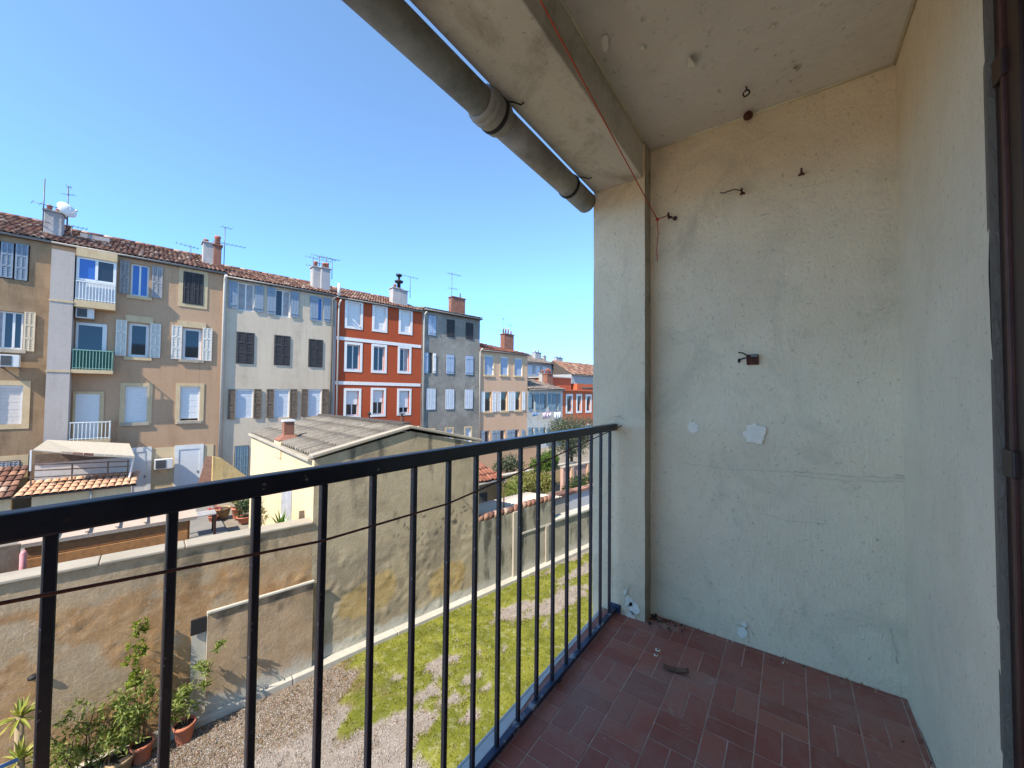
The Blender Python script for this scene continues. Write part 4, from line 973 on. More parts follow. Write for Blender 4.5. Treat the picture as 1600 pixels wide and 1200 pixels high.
def mossf(u, o):                              # >0 moss, <0 gravel
    v = .40+fr(u, o, 1.1, 11, 4)*.42+fr(u, o, 4.2, 12, 4)*.38
    for a, b, ra, rb in GP: v -= 1.08*math.exp(-(((u-a)/ra)**2+((o-b)/rb)**2)*1.1)
    for a, b, ra, rb in MP: v += .8*math.exp(-(((u-a)/ra)**2+((o-b)/rb)**2))
    v -= 1.1*sst(3.3, 2.0, u)                 # bare towards the plant pots
    return v
def weedf(u, o): return sst(3.4, 2.4, u)*sst(6.2, 6.9, o)*.8+fr(u, o, 1.6, 21, 4)*.7*sst(4.2, 2.6, u)
mb = MB(); cols = []; gu0, gu1, go0, go1, st = -4.0, 17.0, .6, 7.74, .07; nu, no = int((gu1-gu0)/st), int((go1-go0)/st); MO = np.zeros((no+1, nu+1)); WE = np.zeros((no+1, nu+1))
for j in range(no+1):
    for i in range(nu+1):
        u = gu0+(gu1-gu0)*i/nu; o = go0+(go1-go0)*j/no; v = mossf(u, o); wv = weedf(u, o); MO[j, i] = v; WE[j, i] = wv
        gcol = lerp((.22, .18, .15), (.27, .225, .195), .5+fr(u, o, 3, 8)); mcol = lerp((.105, .115, .012), (.17, .17, .022), .5+fr(u, o, 2.2, 9)*1.2)
        c = lerp(gcol, mcol, sst(-.06, .10, v)); c = lerp(c, (.13, .085, .05), sst(.1, .5, wv)*.75)
        p = WP(u, o, max(0, .035*sst(0, .35, v))+.01*fr(u, o, 6, 2)); mb.v.append(tuple(p)); cols.append((*c, 1))
for j in range(no):
    for i in range(nu): a = j*(nu+1)+i; mb.f.append((a, a+1, a+nu+2, a+nu+1)); mb.sm.append(True)
gv = mb.build('gravel_yard', M['groundm']); tag(gv, kind='structure')
ca = gv.data.color_attributes.new("tint", 'FLOAT_COLOR', 'POINT'); ca.data.foreach_set("color", np.array(cols, np.float32).ravel())
rng = np.random.default_rng(3)
def scatter(n):
    u = rng.uniform(-1, 14, n); o = rng.uniform(3.6, 7.7, n)
    i = ((u-gu0)/(gu1-gu0)*nu).astype(int); j = ((o-go0)/(go1-go0)*no).astype(int); return u, o, MO[j, i], WE[j, i]
def toxyz(u, o, z): return np.stack([D.x*u+N.x*o, D.y*u+N.y*o, z], 1)
def islandmat(name, cols, rough=.9):
    m, t, b = nodes(name); g = t.nodes.new("ShaderNodeNewGeometry"); cr = t.nodes.new("ShaderNodeValToRGB"); el = cr.color_ramp.elements
    el[0].color = (*cols[0], 1); el[len(el)-1].color = (*cols[-1], 1)
    for i in range(1, len(cols)-1): el.new(i/(len(cols)-1)).color = (*cols[i], 1)
    t.links.new(g.outputs["Random Per Island"], cr.inputs[0]); t.links.new(cr.outputs[0], b.inputs["Base Color"]); b.inputs["Roughness"].default_value = rough; b.inputs["Specular IOR Level"].default_value = .2; return m
u, o, mo, we = scatter(130000); k = (mo < .06+rng.normal(size=len(u))*.06); u, o = u[k], o[k]; n = len(u)
s = rng.uniform(.006, .015, n); C = toxyz(u, o, s*.35); ang = rng.uniform(0, pi, n)
octv = np.array([(1, 0, 0), (0, 1, 0), (-1, 0, 0), (0, -1, 0), (0, 0, .65), (0, 0, -.6)]); octf = np.array([(0, 1, 4), (1, 2, 4), (2, 3, 4), (3, 0, 4), (1, 0, 5), (2, 1, 5), (3, 2, 5), (0, 3, 5)])
V = octv[None]*s[:, None, None]*rng.uniform(.65, 1.25, (n, 6, 1)); ca_, sa_ = np.cos(ang)[:, None], np.sin(ang)[:, None]
V = np.stack([V[..., 0]*ca_-V[..., 1]*sa_, V[..., 0]*sa_+V[..., 1]*ca_, V[..., 2]], -1)+C[:, None]
F = (octf[None]+(np.arange(n)*6)[:, None, None]).reshape(-1, 3)
pe = add('gravel', npmesh('gravel', V.reshape(-1, 3), F, islandmat('gravel_stones', [(.17, .145, .12), (.23, .195, .165), (.28, .24, .205), (.20, .17, .145), (.38, .34, .30)])), None); tag(pe, "pinkish grey gravel between the moss patches", "gravel", kind='stuff')
u, o, mo, we = scatter(150000); k = mo > .02+rng.normal(size=len(u))*.05; u, o, mo = u[k], o[k], mo[k]; n = len(u)
P = toxyz(u, o, .03*np.clip(mo*3, 0, 1)); d_, s_, n_ = rot_frames(rng, n, 1.3); Ls = rng.uniform(.012, .034, n)[:, None]*np.where(rng.random(n) < .05, 2.4, 1)[:, None]
wq_ = np.minimum(Ls*.35, .009); V = np.stack([P-s_*wq_, P+s_*wq_, P+d_*Ls], 1); F = np.arange(n*3).reshape(n, 3)
ms = add('moss', npmesh('moss', V.reshape(-1, 3), F, leafm('moss_green', (.10, .115, .010), (.155, .165, .016), (.24, .215, .03), .15)), None); tag(ms, "bright yellow green moss cushions on the gravel", "moss", kind='stuff')
u, o, mo, we = scatter(60000); k = we > .12+rng.normal(size=len(u))*.16; u, o = u[k], o[k]; n = len(u)
P = toxyz(u, o, np.full(n, .005)); d_, s_, n_ = rot_frames(rng, n, .7); Ls = rng.uniform(.02, .07, n)[:, None]
V = np.stack([P-s_*Ls*.12, P+s_*Ls*.12, P+d_*Ls], 1); F = np.arange(n*3).reshape(n, 3)
wd = add('dry_weeds', npmesh('dry_weeds', V.reshape(-1, 3), F, islandmat('dry_weed_stems', [(.16, .075, .05), (.22, .13, .07), (.11, .10, .035), (.30, .17, .11)])), None); tag(wd, "low reddish brown dry weeds along the kerb by the pots", "weeds", kind='stuff')

# ---- kerb and garden wall (left length)
uY = UZ(490, 770, OW)[0]
kb = MB()
for k in range(11):
    a = -6+2*k; kb.v += []; q = MB().box(a+.006, a+1.994, 0, .21, 0, .11)
    kb.box(a+.006, a+1.994, 0, .21, -.02, .11)
ke = kb.build('kerb', M['concrete'], None, WP(0, 7.735, 0), FA, bevel=.012); tag(ke, kind='structure')
wt = lambda u: 2.755-.012*u
gw = thing('garden_wall', "long ochre rubble garden wall with a pale plaster top behind the pots", "wall", 0, OW); L = Loc(gw, 0, OW)
base = WP(0, OW, 0)
pU0, pU1 = UZ(322, 1000, OW)[0], UZ(486, 950, OW)[0]; pZ = UZ(400, 932, OW)[1]
nU0 = UZ(299, 1000, OW)[0]
def colL(u, z):
    n1 = fr(u, z, 1.5, 1); n2 = fr(u, z, 5, 2); topd = wt(u)-z
    c = lerp((.35, .20, .09), (.41, .255, .13), .5+n2*.9); c = lerp(c, (.28, .15, .065), .7*sst(.15, .6, fr(u, z, 3, 6)))
    k = 1.0
    pl_ = sst(.50, .38, topd+n1*.14)                                   # plastered head of the wall
    pl2 = sst(.15, .35, n1+.42*math.exp(-(((u+.9)/.75)**2+((z-1.3)/.4)**2))-.1)    # surviving plaster patches
    pl3 = sst(1.2, 1.7, u)*sst(1.1, .3, topd)
    pp_ = max(pl_, pl2, pl3); c = lerp(c, lerp((.35, .25, .15), (.40, .295, .185), .5+n2), pp_); k *= 1-.75*pp_
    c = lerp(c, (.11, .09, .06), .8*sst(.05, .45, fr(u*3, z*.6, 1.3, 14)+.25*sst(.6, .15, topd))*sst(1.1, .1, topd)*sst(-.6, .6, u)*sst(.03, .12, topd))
    c = lerp(c, (.46, .43, .37), sst(.38, .20, z+n2*.1)*sst(.4, .9, u)*.8)
    return c, k
skin('masonry_face', -6, uY, wt, colL, OW, gw, base, .032)
L.part(L.box(-6, uY, OW+.0, OW+.28, 0, 2.66), 'core', 'concrete')
mb = MB()
for k in range(9):
    a = -6+(uY+6)*k/9; b = -6+(uY+6)*(k+1)/9
    q = MB().box(a+.004-0, b-.004, -.045, .31, wt(a)-.006, wt(a)+.04); mb.v, mb.f, mb.sm = mb.v+[(x, y, z-.012*(x-a)) for x, y, z in q.v], mb.f+[tuple(len(mb.v)+i for i in f) for f in q.f], mb.sm+q.sm
L.part(mb, 'coping', 'coping', None, .012)
# plastered panel proud of the wall, with its pale ledge; dark vent hole beside it
def colP(u, z):
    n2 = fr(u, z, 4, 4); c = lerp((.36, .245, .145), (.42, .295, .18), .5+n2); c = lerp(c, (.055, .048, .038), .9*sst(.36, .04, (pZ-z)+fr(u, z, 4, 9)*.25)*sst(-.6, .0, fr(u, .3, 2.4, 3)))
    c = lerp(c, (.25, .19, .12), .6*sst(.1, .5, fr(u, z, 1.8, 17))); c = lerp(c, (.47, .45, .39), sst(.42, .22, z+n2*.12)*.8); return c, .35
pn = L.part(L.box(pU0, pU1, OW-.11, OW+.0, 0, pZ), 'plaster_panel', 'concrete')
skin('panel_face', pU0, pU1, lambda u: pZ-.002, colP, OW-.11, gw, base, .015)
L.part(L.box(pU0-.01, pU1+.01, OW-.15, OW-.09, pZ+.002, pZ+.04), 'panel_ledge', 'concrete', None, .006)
hz = UZ(309, 963, OW)[1]; hz1 = UZ(309, 985, OW)[1]
L.part(L.box(nU0, pU0-.004, OW-.035, OW-.012, 0, hz1), 'niche_board', 'concrete')
L.part(L.box(nU0-.02, pU0-.004, OW-.09, OW-.055, hz1-.02, hz), 'vent_hole_dark', 'blackiron', None, .01)  # black block put in for the dark inside the vent hole
hx, hz2 = UZ(53, 1058, OW); L.part(MB().lathe([(.05, 0), (.055, .03), (.02, .05)], L.p(hx, OW-.03, hz2), 9), 'drain_hole', 'blackiron')

# ---- cream outbuilding whose stained gable stands on the garden wall line
uR = UZ(748, 780, OW)[0]; uAp = UZ(641, 680, OW)[0]; zE, zA, zR = 3.93, 4.36, UZ(748, 693, OW)[1]; oB = 14.2
yh = thing('cream_outbuilding', "cream outbuilding with a stained grey gable and a corrugated roof", "outbuilding", uY, OW); Y = Loc(yh, uY, OW)
top = lambda u: (zE+(zA-zE)*(u-uY)/(uAp-uY) if u < uAp else zA+(zR-zA)*(u-uAp)/(uR-uAp))
ep = [UZ(575, 935, OW)+(.62, .36), UZ(600, 915, OW)+(.3, .32), UZ(700, 905, OW)+(.55, .42), UZ(690, 960, OW)+(.6, .18), UZ(560, 1000, OW)+(.5, .12)]
def colG(u, z):
    n1, n2 = fr(u, z, 1.4, 31), fr(u, z, 5, 32); c = lerp((.36, .285, .18), (.43, .345, .225), .5+n1*.8); t_ = top(u)-z
    c = lerp(c, (.25, .20, .135), .7*sst(.05, .5, fr(u, z, 1.1, 33)+.35*sst(2.6, 1.2, z)-.1)); k = .25+.7*sst(2.4, 1.5, z)
    m = max(math.exp(-(((u-a)/ra)**2+((z-b)/rb)**2)**1.6) for a, b, ra, rb in ep)
    c = lerp(c, lerp((.38, .255, .105), (.46, .33, .15), .5+n2), sst(.32, .5, m+n2*.18+n1*.1))
    c = lerp(c, (.10, .085, .065), .8*sst(.2, .6, fr(u*3, z*.5, 1.5, 35))*sst(2.2, .1, t_)); c = lerp(c, (.17, .13, .09), .7*sst(.3, .7, fr(u, z, 2.2, 37))*sst(2.0, .6, z))
    c = lerp(c, (.07, .06, .05), .9*sst(.04, .015, abs(fr(u, z, 1.7, 40, 3)))*sst(2.9, 2.4, z)*sst(1.5, 2.0, z)*sst(3.4, 4.4, u))
    c = lerp(c, (.47, .45, .38), sst(.36, .24, z+n2*.08)*.85); return c, k
skin('gable_wall', uY, uR, top, colG, OW, yh, WP(uY, OW, 0), .035)
mb = MB(); 
mb.poly([Y.p(uY, oB, 0), Y.p(uY, OW, 0), Y.p(uY, OW, zE), Y.p(uY, oB, zE-.12)])
sw_ = Y.part(mb, 'side_wall', 'w_yellow')
mb = MB(); mb.poly([Y.p(uR, OW, 0), Y.p(uR, oB, 0), Y.p(uR, oB, zR), Y.p(uR, OW, zR)]); mb.poly([Y.p(uR, oB, 0), Y.p(uY, oB, 0), Y.p(uY, oB, zE-.12), Y.p(uAp, oB, zA-.05), Y.p(uR, oB, zR)]); mb.poly([Y.p(uY, OW+.01, 0), Y.p(uR, OW+.01, 0), Y.p(uR, OW+.01, zR-.02), Y.p(uAp, OW+.01, zA-.03), Y.p(uY, OW+.01, zE-.02)])
Y.part(mb, 'back_walls', 'w_yellow')
mb = MB(); Y.box(uY-.09, uY+.1, OW+.12, oB, zE-.05, zE+.015, mb); Y.part(mb, 'eave_flashing', 'coping', None, .01)
# narrow recessed window in the side wall
o1, o2 = 10.31, 9.45; wz = (2.35, 3.25)
w_ = Y.part(Y.box(uY-.012, uY-.002, o2, o1, *wz), 'window', 'curtain'); Y.part(Y.box(uY-.05, uY-.002, o2-.03, o1+.03, wz[0]-.08, wz[0]-.004), 'sill', 'chip_white', w_)
# corrugated fibre-cement sheets: waves run down the slope
def fibre():
    m, t, b = nodes('fibre_cement_sheet'); co = coords(t)
    c = mixc(t, ramp(t, noise_n(t, co, 1.3, 5, .7), .35, .65), (.13, .11, .085), (.18, .155, .125))
    st_ = ramp(t, noise_n(t, coords(t, sc_=(.25, 5.88, 1)), 1.0, 3, .6), .42, .62)       # dark lines painted in for the shading between corrugations
    c = mixc(t, math_n(t, 'MULTIPLY', st_, .75), c, (.075, .062, .05))
    c = mixc(t, math_n(t, 'MULTIPLY', ramp(t, noise_n(t, co, 14, 5, .75), .5, .7), .5), c, (.28, .24, .19))
    t.links.new(c, b.inputs["Base Color"]); b.inputs["Roughness"].default_value = .95; bump(t, b, noise_n(t, co, 40, 4), .006, .6); return m
M['fibre'] = fibre()
def sheet(ua, za, ub, zb, oa, ob, lift, nm):
    mb = MB(); per = .17; nn = int((ob-oa)/per*6); 
    for i in range(nn+1):
        o_ = oa+(ob-oa)*i/nn; h_ = .034*sin(2*pi*(o_-oa)/per); sk_ = -.05*(o_-OW)/(oB-OW)
        mb.v += [Y.p(ua, o_, za+h_+lift+sk_), Y.p(ub, o_, zb+h_+lift+sk_)]
    for i in range(nn): mb.f.append((2*i, 2*i+1, 2*i+3, 2*i+2)); mb.sm.append(True)
    o = mb.build(nm, M['fibre'], yh); s_ = o.modifiers.new('t', 'SOLIDIFY'); s_.thickness = .012; return o
rowsL = 4; 
for r in range(rowsL):
    for c in range(5):
        f0, f1 = r/rowsL, (r+1)/rowsL+(.07 if r < rowsL-1 else 0); oa = OW+.1+(oB-OW-.1)*c/5; ob = OW+.1+(oB-OW-.1)*(c+1)/5
        ua, ub = uY-.02+(uAp-uY+.02)*f0, uY-.02+(uAp-uY+.02)*min(1, f1)
        sheet(ua, zE+.05+(zA-zE)*f0, ub, zE+.05+(zA-zE)*min(1, f1), oa, ob, .04+.022*(rowsL-r)*0+(.008 if (r+c) % 2 else .0)+.010*r, 'roof_sheet')
for r in range(3):
    f0, f1 = r/3, (r+1)/3; sheet(uAp+(uR-uAp)*f0, zA+.06+(zR-zA)*f0, uAp+(uR-uAp)*f1, zA+.06+(zR-zA)*f1, OW+.1, oB, .05-.012*r, 'roof_sheet')
mb = MB(); mb.bar(Y.p(uAp, OW+.15, zA+.16), Y.p(uAp, oB, zA+.10), .2, .05); Y.part(mb, 'ridge_cap', 'under')
mb = MB(); q = [(uY-.06, zE+.08)]
for (a, b), nm in ((((uY-.06, zE+.06), (uAp, zA+.10)), 'verge'), (((uAp, zA+.10), (uR+.05, zR+.08)), 'verge')):
    Y.part(MB().bar(Y.p(a[0], OW+.05, a[1]), Y.p(b[0], OW+.05, b[1]), .22, .07), nm, 'coping', None, .015)
# chimney with a brick flue on the eave
oc0, oc1 = 10.45, 11.5
ck = Y.part(Y.box(uY-.03, uY+.42, oc0, oc0+.62, zE-.3, zE+.10), 'chimney', 'w_yellow', None, .01)
Y.part(Y.box(uY+.02, uY+.425, oc0-.012, oc0-.002, zE-.1, zE+.09), 'brown_face', 'sh_brown', ck)  # thin brown sheet makes the stack's front darker than its sides
mb = MB(); cx, cy = uY+.2-uY, oc0+.31-OW
mb.lathe([(.34, zE+.10), (.35, zE+.13), (.155, zE+.24), (.155, zE+.56)], (cx, cy, 0), 4); 
for i in range(len(mb.v)): x, y, z = mb.v[i]; a = pi/4; mb.v[i] = (cx+(x-cx)*cos(a)-(y-cy)*sin(a), cy+(x-cx)*sin(a)+(y-cy)*cos(a), z)
mb.sm = [False]*len(mb.f); Y.part(mb, 'flue', 'brick', ck); Y.part(Y.box(uY+.07, uY+.33, oc0+.18, oc0+.44, zE+.562, zE+.60), 'flue_cap', 'white', ck)

# ---- lower boundary walls to the right of the gable
uB0, uB1 = uR+.01, UZ(802, 830, OW)[0]; zAw = 1.88
bw = thing('stained_boundary_wall', "dark stained boundary wall with a clay tile coping right of the gable", "wall", uB0, OW); Bq = Loc(bw, uB0, OW)
uB2, uB3 = UZ(862, 800, OW)[0], UZ(960, 790, OW)[0]
def colB(u, z):
    n1, n2 = fr(u, z, 1.6, 51), fr(u, z, 5, 52); c = lerp((.30, .27, .20), (.38, .34, .26), .5+n1); c = lerp(c, (.07, .065, .05), .85*sst(.0, .55, fr(u*2.4, z*.5, 1.6, 53)+.25*sst(1.1, 1.6, z)))
    c = lerp(c, (.42, .40, .33), sst(.34, .22, z+n2*.1)*.8); return c, .3
skin('masonry_face', uB0, uB2, lambda u: zAw+.04*sst(uB1, uB1+.3, u), colB, OW, bw, WP(uB0, OW, 0), .04)
Bq.part(Bq.box(uB0, uB2, OW+.0, OW+.25, 0, zAw-.05), 'core', 'concrete')
Bq.part(Bq.box(uB1-.05, uB1+.18, OW-.07, OW-.01, 0, zAw+.02), 'pier', 'coping', None, .01)
Bq.part(Bq.box(uB1+.2, uB2, OW-.035, OW-.012, 1.18, 1.24), 'string_course', 'concrete', None, .008)
uq = UZ(851, 850, OW)[0]; Bq.part(Bq.box(uq, uq+.14, OW-.06, OW-.012, 0, 1.2), 'pier', 'coping', None, .01)
nt_ = 16; tme = MB()
for k in range(7): a = pi*k/6; tme.v += [(-cos(a)*.0, 0, 0)]
for k in range(nt_):
    a = uB0+(uB2-uB0)*k/nt_; b = uB0+(uB2-uB0)*(k+1)/nt_; zc = zAw+.05+.04*sst(uB1, uB1+.3, a)
    Bq.part(MB().tube([Bq.p(a, OW+.08, zc), Bq.p(b+.03, OW+.08, zc+.02)], [.10, .085], 10), 'coping_tile', 'rtile')
bl = thing('low_boundary_wall', "low grey boundary wall with pale coping next to the pillar", "wall", uB2, OW); Bl = Loc(bl, uB2, OW); zC = 1.22
skin('masonry_face', uB2+.01, uB3+5, lambda u: zC, colB, OW, bl, WP(uB2, OW, 0), .04); Bl.part(Bl.box(uB2+.01, uB3+5, OW, OW+.25, 0, zC-.02), 'core', 'concrete'); Bl.part(Bl.box(uB2, uB3+5, OW-.06, OW+.3, zC+.002, zC+.08), 'coping', 'concrete', None, .012)
# white wall with brick coping behind it
ww_ = thing('white_brick_topped_wall', "white painted wall with a red brick coping behind the low wall", "wall", 12, 10); Wq = Loc(ww_, 12, 10)
a = UZ(884, 790, 10)[0]; Wq.part(Wq.box(a, 22, 10, 10.2, 0, 1.12), 'wall_face', 'pane_pale')
for k in range(26):
    x = UZ(845, 775, 10)[0]+.42*k; Wq.part(Wq.box(x+.005, x+.415, 9.93, 10.27, 1.125 if x > a-.1 else 1.1, 1.24), 'coping_brick', 'rtile', None, .01)
x0 = UZ(845, 775, 10)[0]; Wq.part(Wq.box(x0, a-.005, 10.0, 10.19, 0, 1.095), 'wall_face', 'concrete')
# corrugated lean-to roof behind the stained wall
lr = thing('corrugated_lean_to', "pale corrugated lean-to roof behind the tile topped wall", "lean-to", uB0+.1, 8.3); Lr = Loc(lr, uB0+.1, 8.3)
mb = MB(); nn = 150
for i in range(nn+1):
    u_ = uB0+.12+(uB2+.8-uB0)*i/nn; hh_ = .022*sin(2*pi*i/6); mb.v += [Lr.p(u_, 8.3, 1.82+hh_), Lr.p(u_, 9.9, 1.66+hh_)]
for i in range(nn): mb.f.append((2*i, 2*i+2, 2*i+3, 2*i+1)); mb.sm.append(True)
o = mb.build('roof_sheet', plaster('old_zinc_sheet', (.42, .37, .31), (.48, .43, .36), (.25, .2, .15), 1, .5), lr); s_ = o.modifiers.new('t', 'SOLIDIFY'); s_.thickness = .01
for q in (uB0+.3, uB1+.3, uB2+.5): Lr.part(Lr.box(q, q+.1, 9.7, 9.8, 0, 1.62), 'post', 'sh_brown')
Lr.part(MB().tube([Lr.p(uB1-.1, 8.25, 1.9), Lr.p(uB1-.1, 8.25, 2.35)], .02, 6), 'stub_pipe', 'rust')
# tiled garden house
u0, u1 = UZ(735, 750, 12)[0], UZ(779, 748, 12)[0]; gh = House('garden_house', "small garden house with a bright red tiled roof behind the gable", u0, u1, 1.95, 12, 3.2)
gh.wall(M['w_peach']); gh.roof(.85, 1.7, .3, m='rtiles_red', gutter=True, pitch_in=.18, rowl=.35, hipR=1.0)
gh.part(gh.box(u1-1.5, u1-.6, -.01, .002, 0, 1.3), 'dark_opening', M['acgrille'])

# ================================================================== smaller things in the courtyards
M['plank'] = perobj('shed_plank', [(.30, .13, .05), (.36, .175, .07), (.42, .22, .10), (.33, .15, .06)], .85, 14, .004, (.06, .035, .02), .5)
M['shedroof'] = plaster('pale_felt_roof', (.38, .29, .225), (.43, .335, .265), (.25, .19, .14), 1, .5)
M['peachtile'] = perobj('pale_peach_tile', [(.52, .28, .16), (.60, .35, .22), (.56, .31, .185), (.48, .25, .14)], .85, 14, .004, (.28, .15, .09), .3)  # lighter peach tones than the other roof tiles
M['terracotta'] = flat('terracotta', (.42, .135, .07), .8, var=.18)
M['tanpot'] = flat('tan_stoneware', (.30, .20, .10), .7, var=.25)
M['soil'] = flat('potting_soil', (.035, .025, .018), .95, var=.3)
M['twig'] = flat('brown_stems', (.11, .075, .045), .9, var=.3)
M['twig_pale'] = flat('pale_stems', (.26, .19, .11), .9, var=.2)
M['lf_mid'] = leafm('mid_green_leaf', (.10, .15, .022), (.22, .27, .055), (.40, .42, .14), .5)
M['lf_bright'] = leafm('lime_leaf', (.12, .18, .02), (.22, .27, .03), (.34, .36, .06), .45)
M['lf_olive'] = leafm('olive_leaf', (.035, .05, .025), (.085, .105, .06), (.20, .21, .13))
M['lf_dark'] = leafm('dark_leaf', (.015, .035, .012), (.035, .065, .02), (.08, .12, .035))
M['lf_yell'] = leafm('yellow_green_leaf', (.10, .12, .02), (.22, .22, .05), (.34, .28, .09))
M['lf_citrus'] = leafm('citrus_leaf', (.03, .07, .01), (.08, .14, .02), (.20, .25, .045))
M['lf_red'] = leafm('red_flower', (.5, .02, .02), (.65, .05, .06), (.7, .12, .14))
M['lf_agave'] = leafm('agave_leaf', (.05, .12, .02), (.09, .18, .03), (.16, .25, .05), .2)
M['lf_yucca'] = leafm('yucca_leaf', (.16, .22, .03), (.30, .30, .05), (.42, .36, .09), .3)
M['bluepaint'] = flat('blue_tube', (.08, .20, .50), .5, var=.1)
M['canvas'] = flat('white_canvas', (.42, .36, .28), .8, var=.1)
M['cloth_w'] = flat('white_cloth', (.68, .68, .72), .9, var=.06)
M['cloth_b'] = flat('blue_grey_cloth', (.16, .27, .42), .9, var=.25, vs=3)
def cloth_p():
    m, t, b = nodes('red_print_cloth'); f = ramp(t, noise_n(t, coords(t), 7, 3), .5, .56); c = mixc(t, f, (.64, .62, .64), (.45, .08, .14)); t.links.new(c, b.inputs["Base Color"]); b.inputs["Roughness"].default_value = .9; return m
M['cloth_p'] = cloth_p()
rnd = random.Random(77)

def plantthing(name, label, base, stems, blobs, n, ln, wd, seed, lm, cat="shrub", group=None, stem_m='twig', stem_r=.02, extra=None, clump=14, upb=.3, spread=.28):
    """base: world point; blobs relative to it"""
    e = empty(name, base); tag(e, label, cat, group); mb = MB(); rr = random.Random(seed)
    for tip in stems:
        tip = Vector(tip); a = Vector((tip.x*.1, tip.y*.1, 0)); mid = tip*.55+Vector((rr.uniform(-.06, .06), rr.uniform(-.06, .06), 0))*tip.length
        mb.tube([a, mid, tip], [stem_r, stem_r*.7, stem_r*.25], 6)
        for k in range(3):
            s0 = mid+(tip-mid)*rr.uniform(0, .8); mb.tube([s0, s0+Vector((rr.uniform(-1, 1), rr.uniform(-1, 1), rr.uniform(.2, 1)))*tip.length*.25], [stem_r*.4, stem_r*.12], 4)
    mb.build('stems' if cat != 'tree' else 'trunk', M[stem_m], e)
    add('foliage' if cat != 'tree' else 'crown', leaves(name+'_leaves', blobs, n, ln, wd, seed, M[lm], clump, upb, spread), None, e)
    return e
def pot(name, label, base, r, h, m, group=None):
    e = empty(name, base); tag(e, label, "flower pot", group)
    MB().lathe([(r*.68, 0), (r*.72, .01), (r*.97, h*.82), (r*1.06, h*.83), (r*1.08, h), (r*.95, h), (r*.92, h*.86)], (0, 0, 0), 20, False).poly([(r*.68*cos(2*pi*k/12), r*.68*sin(2*pi*k/12), .004) for k in range(12)]).build('pot_body', M[m], e)
    MB().lathe([(r*.93, h*.86), (.01, h*.89)], (0, 0, 0), 16, False).build('soil', M['soil'], e); return e
# ---- potted shrubs along the kerb
def G(x, y): return onZ(x, y, 0)
pA = WP(.06, 7.62, 0); pB = WP(-.17, 7.58, 0); pC = WP(.55, 7.62, 0)
k1 = UZ(222, 1162, 7.62); k2 = UZ(188, 1182, 7.58); k3 = UZ(288, 1134, 7.62)
pA = WP(k1[0], 7.60, .0); pB = WP(k2[0], 7.56, .0); pC = WP(k3[0], 7.60, .0)
pot('terracotta_pot', "orange plastic pot with a torn rim, middle of the row on the kerb", pA, .125, .26, 'terracotta', "pots on the kerb")
pot('terracotta_pot', "tan stoneware pot at the foot of the bushy shrubs", pB, .15, .22, 'tanpot', "pots on the kerb")
pot('terracotta_pot', "orange plastic pot standing alone beside the plaster panel", pC, .13, .27, 'terracotta', "pots on the kerb")
plantthing('potted_shrub', "tall loose shrub growing from the torn orange pot", pA+Vector((0, 0, .22)), [(.05, .1, .95), (-.1, .05, .8), (.12, 0, .7)], [(0, 0, .45, .22, .2, .3), (.06, .02, .8, .18, .15, .22), (-.12, 0, .25, .16, .15, .15)], 460, .08, .028, 5, 'lf_mid', group="shrubs by the garden wall", stem_r=.009)
plantthing('potted_shrub', "dense green shrub above the tan stoneware pot", pB+Vector((0, 0, .18)), [(0, .05, .8), (-.15, 0, .6), (.1, .05, .6)], [(-.05, 0, .4, .26, .2, .28), (.02, .03, .75, .2, .16, .2), (.1, .03, .3, .18, .16, .2)], 560, .075, .03, 6, 'lf_mid', group="shrubs by the garden wall", stem_r=.009)
plantthing('potted_shrub', "slender shrub with palmate leaves in the lone orange pot", pC+Vector((0, 0, .22)), [(.22, .02, .78), (.02, .05, .55), (-.12, .02, .45)], [(-.05, 0, .28, .18, .16, .2), (.02, 0, .5, .12, .12, .12), (.2, .0, .72, .16, .12, .12), (.3, 0, .40, .1, .09, .09), (.38, .0, .95, .07, .06, .12)], 520, .1, .028, 7, 'lf_mid', group="shrubs by the garden wall", stem_m='twig_pale', stem_r=.007)
q = UZ(135, 1120, 7.6); plantthing('leafy_bush', "broad leafy bush against the ochre wall at lower left", WP(q[0], 7.6, .12), [(-.3, 0, .75), (.1, .05, .95), (.25, 0, .8), (0, 0, .8)], [(-.25, 0, .45, .28, .2, .32), (.1, .05, .6, .3, .2, .34), (-.05, 0, .25, .35, .2, .2), (.25, .03, .85, .18, .14, .2), (-.12, .04, .85, .14, .1, .2)], 900, .08, .028, 8, 'lf_mid', group="shrubs by the garden wall", stem_r=.012)
q = UZ(212, 1060, 7.7); q2 = UZ(225, 975, 7.7)
plantthing('climbing_plant', "thin climbing plant with lime leaves against the ochre wall", WP(q[0]-.02, 7.74, .25), [(.05, .02, q2[1]-.25), (-.12, .02, .95)], [(.02, .05, 1.15, .14, .06, .22), (.06, .05, 1.5, .11, .05, .2), (0, .04, .85, .12, .06, .15)], 520, .06, .035, 9, 'lf_bright', group="shrubs by the garden wall", stem_r=.005)
q = UZ(108, 1060, 7.72); plantthing('dry_climber', "dry twiggy climber leaning on the wall left of the bush", WP(q[0], 7.76, .1), [(.1, .02, 1.0), (.25, .02, .75), (-.15, .02, .85), (.18, .03, 1.1)], [(.05, .02, .7, .2, .06, .25), (.2, .02, .4, .15, .06, .2)], 160, .05, .02, 10, 'lf_yell', group="shrubs by the garden wall", stem_m='twig_pale', stem_r=.007)
pl_ = Loc(thing('planter_box', "grey concrete planter box under the leafy bush", "planter", UZ(130, 1190, 7.5)[0], 7.5), UZ(130, 1190, 7.5)[0], 7.5)
pl_.part(pl_.box(pl_.u-.34, pl_.u+.24, 7.42, 7.72, 0, .2), 'box', 'concrete', None, .01); pl_.part(pl_.box(pl_.u-.32, pl_.u+.22, 7.44, 7.70, .2, .212), 'soil', 'soil')
